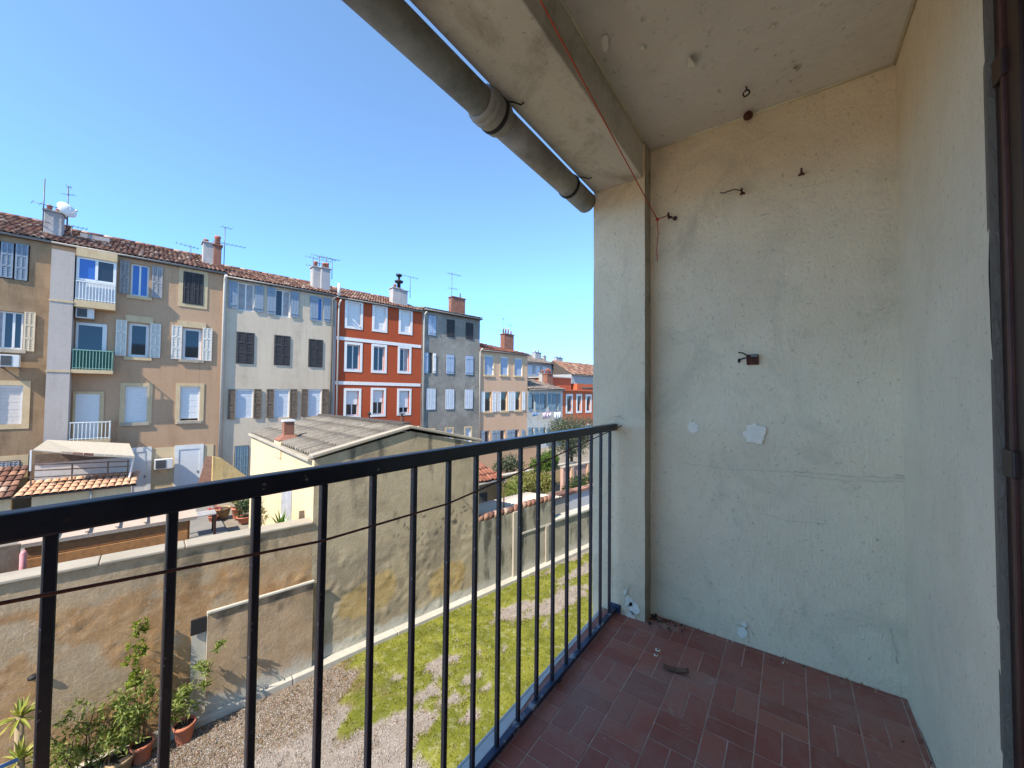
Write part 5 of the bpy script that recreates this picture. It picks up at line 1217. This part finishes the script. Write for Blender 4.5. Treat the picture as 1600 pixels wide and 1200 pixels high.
# ---- yuccas at the lower left corner
def rosette(n, ln, wd, seed, droop=.35, up=.5):
    r_ = np.random.default_rng(seed); V = []; F = []
    for i in range(n):
        a = 2*pi*i/n*2.4+r_.uniform(-.2, .2); el = r_.uniform(-.25, 1.35); L_ = ln*r_.uniform(.75, 1.1); d = np.array([cos(a)*cos(el), sin(a)*cos(el), sin(el)]); s_ = np.array([-sin(a), cos(a), 0]); b = len(V)
        for t, w in ((0, .55), (.4, 1), (.75, .6), (1, .03)):
            c = d*L_*t+np.array([0, 0, -droop*L_*t*t*max(0, cos(el))*.6]); nn = np.cross(d, s_)*w*wd*.25
            V += [c-s_*wd*w/2+nn, c, c+s_*wd*w/2+nn]
        for k in range(3):
            q = b+k*3; F += [(q, q+1, q+4, q+3), (q+1, q+2, q+5, q+4)]
    return np.array(V), np.array(F)
def yucca(label, p, trunk, ln, n, seed, m='lf_yucca', nm='yucca', wd=.035, group="yuccas by the wall"):
    e = empty(nm, p); tag(e, label, "plant", group)
    MB().tube([(0, 0, 0), (.02, 0, trunk*.5), (0, 0, trunk+.02)], [.05, .045, .035], 8).build('trunk', M['twig_pale'], e)
    V, F = rosette(n, ln, wd, seed); V[:, 2] += trunk; add('leaf_rosette', npmesh('rosette', V, F, M[m]), None, e); return e
u_, z_ = UZ(30, 1122, 7.45); yucca("upper yucca with long yellow leaves in the lower left corner", WP(u_, 7.45, 0), z_, .26, 30, 1)
u_, z_ = UZ(30, 1188, 7.1); yucca("lower yucca rosette beside the blue tube in the corner", WP(u_, 7.1, 0), z_, .25, 34, 2)
a = hit(-30, 1212, N, 6.6); b = hit(25, 1188, N, 6.9); mb = MB().tube([a, b], .022, 10); o = mb.build('blue_tube', M['bluepaint']); rebase(o, a); tag(o, "short length of blue tube poking in at the lower left corner", "tube")
o2_ = MB().tube([a, Vector((a.x, a.y, 0))], .02, 8).build('tube_stand', M['steel'], o); o2_.data.transform(Matrix.Translation(-a))
# ---- behind the wall: wooden shed
su0, su1, so, sz = UZ(30, 852, 9.2)[0], UZ(306, 812, 9.2)[0], 9.2, UZ(170, 828, 9.2)[1]
se = thing('wooden_shed', "brown plank shed with a pale roof behind the garden wall", "shed", su0, so); S = Loc(se, su0, so)
S.part(S.box(su0+.06, su1-.12, so+.05, so+2.2, 0, sz-.1), 'shed_body', 'under')
n = 16; ph = (sz-.06)/n
for k in range(n):
    S.part(S.box(su0+.05, su1-.11, so+.0+.012*(k % 2), so+.045, ph*k+.004, ph*(k+1)-.004), 'plank', 'plank', None, .006)
    S.part(S.box(su1-.118, su1-.08, so+.05, so+2.2, ph*k+.004, ph*(k+1)-.004), 'plank', 'plank')
mb = MB(); mb.poly([S.p(su0-.02, so-.03, sz), S.p(su1+.02, so-.03, sz), S.p(su1+.02, so+1.2, sz+.10), S.p(su0-.02, so+1.2, sz+.10)]); mb.poly([S.p(su0-.02, so+1.2, sz+.10), S.p(su1+.02, so+1.2, sz+.10), S.p(su1+.02, so+2.4, sz), S.p(su0-.02, so+2.4, sz)])
ro = S.part(mb, 'roof', 'shedroof'); q = ro.modifiers.new('t', 'SOLIDIFY'); q.thickness = .06
for k in range(1, 6):
    c = su0+(su1-su0)*k/6; mb = MB().bar(S.p(c, so-.03, sz+.035), S.p(c, so+1.2, sz+.13), .04, .02); S.part(mb, 'roof_batten', 'shedroof', ro)
# maroon boards and a pink striped pole left of the shed
e = thing('maroon_board', "dark maroon board standing left of the plank shed", "board", UZ(18, 880, 8.9)[0], 8.9); S2 = Loc(e, UZ(18, 880, 8.9)[0], 8.9)
S2.part(S2.box(S2.u-.12, S2.u+.07, 8.9, 8.94, 0, UZ(18, 852, 8.9)[1]), 'board', 'sh_brown', None, .004); S2.part(S2.box(S2.u-.12, S2.u+.07, 8.885, 8.899, 1.2, 1.28), 'batten', 'wood_dark')
u_ = UZ(36, 880, 8.85)[0]; o = MB().lathe([(.035, 0), (.035, 2.86), (.02, 2.9)], (0, 0, 0), 10).build('pink_pole', flat('pink_paint', (.55, .22, .22), .6, var=.3), None, WP(u_, 8.85, 0)); tag(o, "thin pink pole at the left corner of the plank shed", "pole")
e = thing('orange_tile_stack', "stack of orange roof tiles at the far left behind the wall", "tiles", UZ(4, 870, 9.4)[0], 9.4); S3 = Loc(e, UZ(4, 870, 9.4)[0], 9.4)
for k in range(12): S3.part(S3.box(S3.u-.25, S3.u+.1, 9.4, 9.7, .215*k+.002, .215*k+.21), 'tile', 'peachtile', None, .01)
# ---- terrace at the foot of the houses
te = MB().poly([WP(-6, 9.5, .012), WP(2.25, 9.5, .012), WP(2.25, 25.98, .012), WP(-6, 25.98, .012)]).build('terrace', plaster('terrace_paving', (.17, .155, .14), (.22, .20, .175), (.1, .09, .08), 1, .5)); tag(te, kind='structure')
e = thing('garden_bench', "low grey slatted garden table on the terrace", "table", UZ(307, 800, 18)[0], 18); S4 = Loc(e, UZ(307, 800, 18)[0], 18)
for k in range(5): S4.part(S4.box(S4.u-.6, S4.u+.55, 17.7+.13*k, 17.82+.13*k, .74, .78), 'slat', 'sh_grey')
for a_, b_ in ((-.55, 17.72), (.48, 17.72), (-.55, 18.25), (.48, 18.25)): S4.part(S4.box(S4.u+a_, S4.u+a_+.07, b_, b_+.07, .012, .735), 'leg', 'wood_dark')
def terrpot(px, py, o_, r, h, m, lab, leaf=None, n=500, hh=.4, seed=1, ls=.09, base=0.012):
    u_ = UZ(px, py, o_)[0]; p = WP(u_, o_, base); pot('terrace_pot', lab, p, r, h, m, "pots on the terrace")
    if leaf: plantthing('terrace_plant', leaf[0], p+Vector((0, 0, h*.85)), [(0, 0, hh*.8), (.1, .05, hh*.6)], [(0, 0, hh*.7, r*1.6, r*1.6, hh*.5)], n, ls, ls*.5, seed, leaf[1], "plant", "plants on the terrace", stem_r=.012)
terrpot(333, 806, 19.6, .17, .2, 'terracotta', "small terrace pot with bright red flowers", ("cluster of bright red flowers on the terrace", 'lf_red'), 180, .32, 31, .08)
terrpot(347, 802, 19.9, .3, .42, 'lf_yell' if False else 'tanpot', "wide mustard pot behind the red flowers")
terrpot(371, 800, 19.4, .2, .45, 'terracotta', "cone shaped terracotta pot on the terrace", ("yellow green shrub above the cone shaped pot", 'lf_yell'), 900, .9, 32, .1)
terrpot(382, 806, 18.6, .26, .25, 'terracotta', "shallow terracotta bowl beside the dark shrubs", ("dark leafy shrub in the shallow terracotta bowl", 'lf_dark'), 700, .6, 33, .1)
u_ = UZ(352, 840, 10.3)[0]; e = plantthing('fennel_clump', "tall wispy green clump behind the garden wall", WP(u_, 10.3, 0), [(.3, 0, 2.0), (-.3, 0, 1.9), (0, .1, 2.1), (.15, -.1, 1.8), (-.15, .1, 1.7), (.45, 0, 1.7)], [(0, 0, 1.5, .45, .3, .55), (.2, 0, 1.0, .35, .3, .5), (-.2, 0, 1.2, .35, .3, .5)], 2600, .16, .014, 41, 'lf_olive', stem_r=.012, upb=1.4)
u_ = UZ(385, 815, 11.5)[0]; plantthing('leafy_bush', "dark leafy bush at the foot of the cream outbuilding", WP(u_, 11.8, 0), [(.2, 0, 1.3), (-.2, 0, 1.2)], [(0, 0, 1.1, .5, .4, .55)], 1500, .1, .05, 42, 'lf_dark', stem_r=.02)
# planter behind the wall with the agave, boards leaning on the cream wall
e = thing('raised_planter', "raised planter bed behind the wall under the agave", "planter", 1.2, 8.4); S5 = Loc(e, 1.2, 8.4); S5.part(S5.box(.9, uY-.06, 8.26, 9.3, .0, 2.32), 'bed_wall', 'concrete'); S5.part(S5.box(.95, uY-.11, 8.31, 9.25, 2.321, 2.34), 'soil', 'soil')
u_ = UZ(440, 822, 8.7)[0]; yucca("spiky green agave just above the wall top by the cream wall", WP(u_, 8.7, 2.34), .12, .42, 34, 5, 'lf_agave', 'agave', .05, "agaves")
u_ = UZ(407, 800, 8.9)[0]; plantthing('dry_shrub', "thin dry reddish shrub left of the agave", WP(u_, 8.9, 2.34), [(.05, 0, .8), (-.08, 0, .7), (.1, .05, .6)], [(0, 0, .45, .12, .12, .3)], 220, .06, .02, 44, 'lf_yell', stem_r=.008)
for k, (x, lab, hh_) in enumerate(((471, "shorter dark board leaning on the cream wall", .5), (480, "taller narrow dark board leaning on the cream wall", .62))):
    u_ = UZ(x, 810, 8.4)[0]; o = MB().bar((0, 0, 0), (.05, .12, hh_), .12 if k == 0 else .06, .03, (0, 1, 0)).build('leaning_board', M['sh_brown'], None, WP(u_, 8.4, 2.345), FA); tag(o, lab, "board", "boards by the agave")
# ---- annex of the tan house: white canopy over a rail, pale peach tile roof below
an = thing('tiled_annex', "cream annex with a pale peach tile roof and sagging white canopy", "annex", -3.4, 25.9); A = Loc(an, -3.4, 25.9)
cb = [(-3.05, 24.95, UZ(74, 687, 24.95)[1]), (-.62, 24.95, UZ(200, 693, 24.95)[1]), (UZ(211, 714, 23.2)[0], 23.2, UZ(211, 714, 23.2)[1]), (UZ(140, 712, 23.2)[0], 23.2, UZ(140, 712, 23.2)[1]), (UZ(96, 707, 23.2)[0], 23.2, UZ(96, 707, 23.2)[1]), (UZ(51, 703, 23.2)[0], 23.2, UZ(51, 703, 23.2)[1])]
mb = MB(); P_ = [A.p(*c) for c in cb]; mb.poly([P_[0], P_[5], P_[4]]); mb.poly([P_[0], P_[4], P_[3]]); mb.poly([P_[0], P_[3], P_[1]]); mb.poly([P_[1], P_[3], P_[2]])
cn = A.part(mb, 'canopy', 'canvas'); q = cn.modifiers.new('t', 'SOLIDIFY'); q.thickness = .04
for k in range(7):                                   # row of clay edge tiles on the canopy front
    a_ = Vector(P_[4])+(Vector(P_[2])-Vector(P_[4]))*(k/7); b_ = Vector(P_[4])+(Vector(P_[2])-Vector(P_[4]))*((k+.94)/7); A.part(MB().bar(a_+Vector((0, -.03, 0)), b_+Vector((0, -.03, 0)), .05, .09), 'edge_tile', 'rtile' if k < 3 else 'canvas', cn)
zb = UZ(130, 745, 24)[1]
A.part(A.box(-3.3, -.62, 24.6, 24.7, 0, zb+.62), 'back_panel', 'blind_warm')
zt_ = P_[5][2]
A.part(A.box(-3.3, -.62, 24.55, 24.6, zb+.62, zb+1.0), 'back_beam', 'sh_brown')
for zz in (.12, .38, .6): A.part(MB().bar(A.p(-3.3, 23.6, zb+zz+.1), A.p(-.55, 23.6, zb+zz-.05), .05, .04), 'rail', 'sh_brown')
for u_ in (-3.25, -2.2, -1.2, -.6): A.part(A.box(u_-.025, u_+.025, 23.58, 23.62, zb-.2, zb+.62), 'rail_post', 'sh_brown')
A.part(MB().bar(A.p(-3.25, 23.4, zb+.5), A.p(-3.25, 23.4, zt_-.02), .05, .05), 'post', 'white'); A.part(MB().bar(A.p(-.55, 23.4, zb-.2), A.p(-.42, 23.3, P_[2][2]-.02), .05, .05), 'post', 'white')
r0 = (UZ(44, 748, 24.0)[1]+UZ(206, 745, 24.0)[1])/2; r1 = (UZ(28, 772, 22.6)[1]+UZ(211, 762, 22.6)[1])/2
mb = MB(); mb.poly([A.p(-3.55, 22.6, r1), A.p(-.3, 22.6, r1), A.p(-.42, 24.2, r0), A.p(-3.4, 24.2, r0)]); rf_ = A.part(mb, 'roof', 'under'); q = rf_.modifiers.new('t', 'SOLIDIFY'); q.thickness = .05
nc, nr = 15, 4; tm = MB(); p_ = 3.2/nc; sl = math.hypot(1.6, r0-r1)
for qd, (dv, r) in enumerate(((0, p_*.5), (sl/nr*1.12, p_*.42))):
    for k in range(7): a_ = pi*k/6; tm.v.append((-cos(a_)*r, dv, sin(a_)*r*.4+(.02 if qd == 0 else 0)))
for k in range(6): tm.f.append((k, k+1, 8+k, 7+k)); tm.sm.append(True)
tme = tm.mesh('roof_tile'); tme.materials.append(M['peachtile'])
for j in range(nr):
    for i in range(nc):
        o = add('roof_tile', tme, None, rf_, loc=A.p(-3.5+p_*(i+.5)+.03*j, 22.58+1.6*j/nr, r1+(r0-r1)*j/nr+.012)); o.rotation_euler = (math.atan2(r0-r1, 1.6), 0, rnd.uniform(-.02, .02))
A.part(A.box(-3.1, -.5, 22.8, 24.5, 0, r1-.03), 'annex_wall', 'w_yellow'); A.part(MB().tube([A.p(-1.6, 22.74, r1-.05), A.p(-1.6, 22.74, .1)], .03, 8), 'pipe', 'pvc')
an2 = thing('brown_lean_to', "shaded brown tiled lean-to at the left edge below the ochre house", "lean-to", -4.2, 25.9); A2 = Loc(an2, -4.2, 25.9)
mb = MB(); mb.poly([A2.p(-6.6, 23.0, r1-.05), A2.p(-3.62, 23.0, r1-.05), A2.p(-3.62, 25.85, r0+.45), A2.p(-6.6, 25.85, r0+.45)]); rf2 = A2.part(mb, 'roof', 'under'); q = rf2.modifiers.new('t', 'SOLIDIFY'); q.thickness = .05
sl2 = math.hypot(2.85, r0+.5-r1)
for j in range(6):
    for i in range(14):
        o = add('roof_tile', tme.copy() if (i, j) == (0, 0) else o.data, None, rf2, loc=A2.p(-6.55+.212*(i+.5), 22.98+2.8*j/6, r1-.05+(r0+.5-r1)*j/6+.012)); o.rotation_euler = (math.atan2(r0+.5-r1, 2.85), 0, rnd.uniform(-.03, .03))
        if (i, j) == (0, 0): o.data.materials.clear(); o.data.materials.append(M['rtile'])
A2.part(A2.box(-6.6, -3.64, 23.2, 23.4, 0, r1-.12), 'wall', 'w_yellow')
# brown panel leaning beside the door and the broken yellow wall
u_, z_ = UZ(323, 735, 24.5); o = MB().bar((-.18, 0, .0), (.25, .3, UZ(323, 716, 24.5)[1]), .55, .05, (0, 1, 0)).build('scrap_sheet', M['rtile'], None, WP(u_, 24.5, 0.015), FA); tag(o, "reddish brown panel leaning by the white door", "panel")
e = thing('broken_wall', "broken yellow garden wall sloping down beside the leaning panel", "wall", UZ(332, 740, 23)[0], 23); a_ = UZ(332, 740, 23)[0]; b_ = UZ(392, 740, 23)[0]; t_ = [UZ(x, y, 23)[1] for x, y in ((332, 714), (345, 717), (360, 727), (380, 741), (392, 748))]; us_ = [a_+(b_-a_)*f for f in (0, .22, .47, .8, 1)]
mb = MB(); k = len(us_)
for dy in (0, .35):
    for x, z in zip(us_, t_): mb.v += [(x-a_, dy, 0), (x-a_, dy, z)]
for i in range(k-1):
    q = 2*i; mb.f += [(q, q+2, q+3, q+1), (q+2*k, q+1+2*k, q+3+2*k, q+2+2*k), (q+1, q+3, q+3+2*k, q+1+2*k)]; mb.sm += [False]*3
mb.f += [(0, 1, 1+2*k, 2*k), (2*k-2, 4*k-2, 4*k-1, 2*k-1)]; mb.sm += [False]*2
mb.build('masonry', plaster('broken_yellow_wall', (.50, .33, .13), (.56, .40, .19), (.12, .08, .05), .9, .95, 18, .04), e)
# ---- lean-to with awning and cowls in front of the red house
lt = thing('red_house_lean_to', "low cream lean-to roof at the foot of the red house", "lean-to", UZ(600, 665, 23)[0], 23); A3 = Loc(lt, UZ(600, 665, 23)[0], 23)
ua, ub = UZ(575, 665, 22)[0], UZ(652, 665, 22)[0]; za = UZ(640, 668, 22)[1]
mb = MB(); mb.poly([A3.p(ua, 21.8, za), A3.p(ub, 21.8, za), A3.p(ub-.3, 24.5, za+.2), A3.p(ua, 24.5, za+.2)]); q = A3.part(mb, 'roof', 'w_yellow'); q.modifiers.new('t', 'SOLIDIFY').thickness = .08
A3.part(A3.box(ua, ub-.05, 22, 24.3, 0, za-.1), 'wall', 'w_peach'); A3.part(MB().tube([A3.p(ub+.02, 22, za+.02), A3.p(ub+.2, 22, za-.25), A3.p(ub+.22, 22, .2)], .09, 8), 'downpipe', 'pvc')
for x, yt, yb, lab in ((629, 646, 668, "rusty cone cowl on the lean-to before the red house"), (578, 643, 660, "spindly metal cowl left of the rusty one")):
    u_, z_ = UZ(x, yb, 21.9); zt_ = UZ(x, yt, 21.9)[1]; H_ = zt_-z_; o = empty('roof_cowl', WP(u_, 22.0, za+.02)); tag(o, lab, "cowl", "cowls by the red house"); H_ = zt_-za-.02
    if x > 600:
        MB().lathe([(.3, 0), (.3, .06), (.12, H_*.45), (.11, H_*.8)], (0, 0, 0), 10).build('stack', M['rust'], o); MB().lathe([(.05, H_*.8), (.05, H_*.9), (.2, H_*.93), (.2, H_*.98), (.02, H_)], (0, 0, 0), 10).build('cap', M['blackiron'], o)
    else:
        MB().lathe([(.1, 0), (.1, H_*.45)], (0, 0, 0), 10).build('stack', M['clay'], o); MB().lathe([(.04, H_*.45), (.04, H_*.55), (.14, H_*.58), (.04, H_*.66), (.04, H_*.8), (.13, H_*.83), (.02, H_)], (0, 0, 0), 10).build('cap', M['blackiron'], o)
# ---- trees and shrubs to the right of the gable
def tree(name, label, u_, o_, zt, rblobs, n, ln, wd, seed, lm, trunk_h, tr=.1, base=0.0):
    p = WP(u_, o_, base); tips = [(b[0]*.7, b[1]*.7, b[2]) for b in rblobs]
    e = empty(name, p); tag(e, label, "tree", "trees beyond the gable"); mb = MB(); rr = random.Random(seed); top = Vector((.05, 0, trunk_h)); mb.tube([(0, 0, 0), (.03, .02, trunk_h*.5), top], [tr, tr*.8, tr*.65], 8)
    for t in tips:
        t = Vector(t); mb.tube([top*.9, (top+t)*.5+Vector((rr.uniform(-.1, .1), rr.uniform(-.1, .1), 0)), t], [tr*.55, tr*.35, tr*.12], 6)
        for k in range(4):
            s0 = top+(t-top)*rr.uniform(.4, 1); mb.tube([s0, s0+Vector((rr.uniform(-1, 1), rr.uniform(-1, 1), rr.uniform(-.2, .8)))*.5], [tr*.15, tr*.05], 4)
    mb.build('trunk', M['twig'], e); add('crown', leaves(name+'_crown', rblobs, n, ln, wd, seed, M[lm], 22, .2, .3), None, e); return e
u_ = UZ(852, 740, 14)[0]; tree('orange_tree', "small round citrus tree above the yellow shrubs", u_, 14, 2, [(-.5, 0, 1.55, .65, .6, .45), (.35, 0, 1.6, .7, .6, .5), (.9, .1, 1.45, .4, .4, .35), (0, -.2, 1.85, .5, .5, .3)], 5200, .10, .055, 61, 'lf_citrus', .85, .07)
u_ = UZ(893, 700, 15.5)[0]; tree('olive_tree', "large grey green olive tree beside the pillar", u_, 15.5, 3, [(-1.4, 0, 2.6, 1.2, 1, .9), (0, .2, 3.0, 1.4, 1.1, 1.0), (1.4, 0, 2.4, 1.2, 1, .9), (-.5, -.3, 1.9, 1.1, .9, .6), (2.4, .2, 2.8, 1.0, 1, .9), (-1.0, .2, 3.4, .7, .7, .5)], 12000, .13, .045, 62, 'lf_olive', 1.4, .14)
for (x, y, o_, bl, n, lm, lab, sd, ls) in (
    (757, 780, 10.6, [(0, 0, .95, .5, .4, .35), (-.4, 0, .8, .4, .4, .3), (.4, 0, .75, .35, .35, .3)], 2200, 'lf_mid', "green shrub between the gable and the lean-to roof", 71, .09),
    (800, 757, 11.6, [(0, 0, 1.2, .6, .5, .5), (-.4, 0, .8, .4, .4, .4)], 2400, 'lf_mid', "green shrub left of the yellowing bushes", 72, .09),
    (822, 752, 12.2, [(-.5, 0, 1.2, .6, .5, .6), (.3, 0, 1.1, .6, .5, .55), (0, 0, .7, .8, .5, .4)], 3600, 'lf_yell', "yellow green bush in front of the citrus tree", 73, .11),
    (846, 760, 12.6, [(0, 0, .9, .6, .5, .6), (.4, .1, 1.0, .4, .4, .45)], 2400, 'lf_yell', "smaller yellowing bush below the citrus trunk", 74, .11),
    (790, 735, 16.0, [(0, 0, 1.3, .9, .6, .55), (.8, 0, 1.2, .6, .6, .5)], 2600, 'lf_olive', "greyish shrub against the peach coloured garden wall", 75, .12),
    (905, 762, 11.6, [(0, 0, .9, .8, .5, .3), (1.2, 0, .9, .7, .5, .3), (-.9, 0, .85, .5, .4, .3)], 2400, 'lf_dark', "dark ivy shrub behind the brick coping", 76, .09)):
    u_ = UZ(x, y, o_)[0]; plantthing('garden_shrub', lab, WP(u_, o_, 0), [(b[0], b[1], b[2]) for b in bl], bl, n, ls, ls*.5, sd, lm, group="shrubs beyond the gable", stem_r=.025)
pw = thing('peach_garden_wall', "peach garden wall with a red pipe at the foot of the peach house", "wall", UZ(750, 720, 18.5)[0], 18.5); A4 = Loc(pw, UZ(750, 720, 18.5)[0], 18.5)
A4.part(A4.box(A4.u-3, UZ(838, 720, 18.5)[0], 18.5, 18.7, 0, UZ(790, 723, 18.5)[1]+.9), 'wall_face', 'w_peach'); A4.part(A4.box(A4.u-3, UZ(838, 720, 18.5)[0], 18.46, 18.74, UZ(790, 723, 18.5)[1]+.902, UZ(790, 723, 18.5)[1]+.98), 'coping', 'concrete')
pk = thing('pink_wall', "pink plaster wall with a white top beside the olive tree", "wall", UZ(880, 740, 13.2)[0], 13.2); A5 = Loc(pk, UZ(880, 740, 13.2)[0], 13.2); zp = UZ(900, 728, 13.2)[1]
M['pinkw'] = plaster('pink_render', (.40, .25, .20), (.46, .30, .24), (.2, .13, .1), .8, .6); A5.part(A5.box(A5.u, A5.u+7, 13.2, 13.4, 0, zp), 'wall_face', 'pinkw'); A5.part(A5.box(A5.u-.03, A5.u+7, 13.14, 13.46, zp+.002, zp+.07), 'coping', 'coping'); 
for k in range(4): A5.part(A5.box(A5.u+.6+1.5*k, A5.u+.85+1.5*k, 13.12, 13.198, 0, zp-.02), 'pilaster', 'w_peach')
oc = thing('ochre_garden_wall', "low ochre garden wall behind the yellow bushes", "wall", UZ(780, 745, 15)[0], 15); A6 = Loc(oc, UZ(780, 745, 15)[0], 15); A6.part(A6.box(A6.u-2, A6.u+6.5, 15, 15.2, 0, .95), 'wall_face', 'cream'); A6.part(A6.box(A6.u-2, A6.u+6.5, 14.95, 15.25, .952, 1.02), 'coping', 'concrete')

# ---- air conditioners
def ac(label, h, q, d):
    u0, u1, z0, z1 = h.rect(*q, d); p = WP(u0, h.off+d, z0); e = empty('air_conditioner', p, FA); tag(e, label, "air conditioner", "air conditioners on the fronts"); w, hh_ = u1-u0, z1-z0
    MB().box(0, w, 0, .28, 0, hh_).build('casing', M['ac'], e, bevel=.01); MB().box(w*.08, w*.62, -.012, -.001, hh_*.1, hh_*.9).build('grille', M['acgrille'], e); MB().box(.02, .06, .05, abs(d)+.0, -.06, -.002).box(w-.06, w-.02, .05, abs(d), -.06, -.002).build('bracket', M['steel'], e)
ac("air conditioner under the cream shuttered window of the ochre house", House.__new__(House) if False else h1, (-2, 30, 554, 573), -.4)
ac("air conditioner above the green railed balcony door", h1, (118, 147, 481, 497), -.4)
ac("air conditioner between the two white ground floor doors", h1, (241, 270, 717.5, 733), -.42)
# ---- washing on a line across the pale house
lu0, lu1 = UZ(829, 643, OF-.8)[0], UZ(878, 643, OF-.8)[0]; lz = UZ(850, 643.5, OF-.8)[1]
o = MB().tube([WP(lu0, OF-.8, lz), WP((lu0+lu1)/2, OF-.8, lz-.05), WP(lu1, OF-.8, lz)], .012, 5).tube([WP(lu0, OF-.8, lz), WP(lu0, OF, lz)], .025, 6).tube([WP(lu1, OF-.8, lz), WP(lu1, OF, lz)], .025, 6).build('clothes_line', M['antenna']); rebase(o, WP(lu0, OF-.8, lz)); tag(o, "clothes line on two arms below the teal shutters", "clothes line")
for x0, x1, y1, m, lab in ((832, 841, 651, 'cloth_b', "blue grey cloth hanging at the left of the washing line"), (848, 861, 655, 'cloth_p', "red patterned laundry hanging in the middle of the line"), (866, 875, 660, 'cloth_w', "long white sheet hanging at the right of the washing line")):
    a_, b_ = UZ(x0, 648, OF-.8)[0], UZ(x1, 648, OF-.8)[0]; zb_ = UZ(x0, y1, OF-.8)[1]; mb = MB(); nn = 10
    for i in range(nn+1):
        f = i/nn; mb.v += [((b_-a_)*f, .03*sin(f*17), lz-.02-.05*sin(pi*f)), ((b_-a_)*(f*.86+.07), .07*sin(f*17+.6), zb_+.12*f)]
    for i in range(nn): mb.f.append((2*i, 2*i+1, 2*i+3, 2*i+2)); mb.sm.append(True)
    for i in range(len(mb.v)): mb.v[i] = (mb.v[i][0], mb.v[i][1], mb.v[i][2]-lz)
    o = mb.build('laundry', M[m], None, WP(a_, OF-.8, lz), FA); o.modifiers.new('t', 'SOLIDIFY').thickness = .01; tag(o, lab, "laundry", "washing on the line")
# ---- aerials and the dish on the roofs
def aerial(label, h, x, yt, yb, d, arms, mast=.022):
    """arms: (height fraction, half length, turn, elements)"""
    u_ = UZ(x, (yt+yb)/2, h.off+d)[0]; zt_ = UZ(x, yt, h.off+d)[1]; zb_ = UZ(x, yb, h.off+d)[1]-.5; e = empty('roof_aerial', WP(u_, h.off+d, zb_), FA); tag(e, label, "aerial", "aerials on the roofs"); H_ = zt_-zb_
    MB().tube([(0, 0, 0), (0, 0, H_)], mast, 6).build('mast', M['antenna'], e)
    for f, l, a_, n in arms:
        c = Vector((0, 0, H_*f)); dv = Vector((cos(a_), sin(a_), .06)); sd = Vector((-sin(a_), cos(a_), 0)); mb = MB().tube([c-dv*l*.7, c+dv*l*1.3], .014, 5)
        for k in range(n): q = c-dv*l*.65+dv*l*1.9*k/max(1, n-1); mb.tube([q-sd*.28, q+sd*.28], .008, 4)
        mb.build('boom', M['antenna'], e)
H0 = h1
aerial("tall bare mast left of the dish", h1, 68.5, 279, 352, 1.2, ((.55, .5, .3, 5), (.25, .3, 2.8, 3)))
aerial("short stubby aerial behind the dish", h1, 106, 290, 342, 2.2, ((.97, .07, 0, 2), (.8, .08, 1, 2)))
aerial("low aerial beside the roof hatch", h1, 112, 352, 362, 2.5, ((.95, .4, .2, 6),))
aerial("aerial behind the red chimney stack of the tan house", h1, 351, 354, 400, 1.6, ((.98, .25, .2, 3), (.55, .8, .1, 8)))
aerial("small aerial on the tan roof left of the chimney", h1, 298, 384, 398, 2.6, ((.95, .5, 3.2, 6),))
aerial("leftmost aerial of the cluster on the off white house", h2, 489, 402, 436, 1.4, ((.98, .35, 3.0, 4), (.7, .3, 2.9, 4)))
aerial("middle aerial of the cluster on the off white house", h2, 499, 400, 428, 1.6, ((.98, .4, 3.1, 5), (.7, .35, .2, 5)))
aerial("tallest aerial of the cluster on the off white house", h2, 510, 402, 428, 1.3, ((.98, .7, .1, 7), (.85, .4, 3.0, 4)))
aerial("hooked rightmost aerial of the cluster on the off white house", h2, 519, 405, 425, 1.2, ((.98, .35, 3.1, 3),))
aerial("aerial with a long boom above the black cowl", h3, 641, 432, 456, 1.4, ((.98, .9, 3.0, 6),))
aerial("tall aerial left of the brick chimney on the grey house", h4, 706, 426, 482, 1.5, ((.97, .75, .1, 7), (.62, .45, 0, 4)))
aerial("tall aerial left of the chimney on the peach house", h5, 786, 497, 540, 1.8, ((.98, .15, 0, 2), (.6, .6, 3.1, 4)))
aerial("short aerial behind the peach house chimney", h5, 798, 507, 526, 2.4, ((.95, .4, 3.1, 3),))
u_, z_ = UZ(106, 330, OF+1.2); e = empty('satellite_dish', WP(u_, OF+1.15, z_-.65), FA); tag(e, "white satellite dish beside the grey chimney at upper left", "satellite dish")
dm = MB(); R_ = .34
for i in range(6):
    for k in range(20): a_ = 2*pi*k/20; r = R_*i/5; dm.v.append((r*cos(a_), -.12+.14*(i/5)**2, r*1.05*sin(a_)))
for i in range(5):
    for k in range(20): dm.f.append((i*20+k, i*20+(k+1) % 20, (i+1)*20+(k+1) % 20, (i+1)*20+k)); dm.sm.append(True)
for i in range(len(dm.v)): v = Matrix.Rotation(radians(-25), 3, 'X') @ (Matrix.Rotation(radians(35), 3, 'Z') @ Vector(dm.v[i])); dm.v[i] = (v.x, v.y-.15, v.z+.65)
dm.build('reflector', M['white'], e).modifiers.new('t', 'SOLIDIFY').thickness = .02
MB().tube([(0, 0, 0), (0, 0, .6), (0, -.15, .65)], .03, 6).build('mount', M['antenna'], e); MB().tube([(.1, -.2, .45), (.32, -.55, .55)], .014, 5).lathe([(.04, -.03), (.04, .05)], (.33, -.56, .56), 8).build('feed_arm', M['ac'], e)
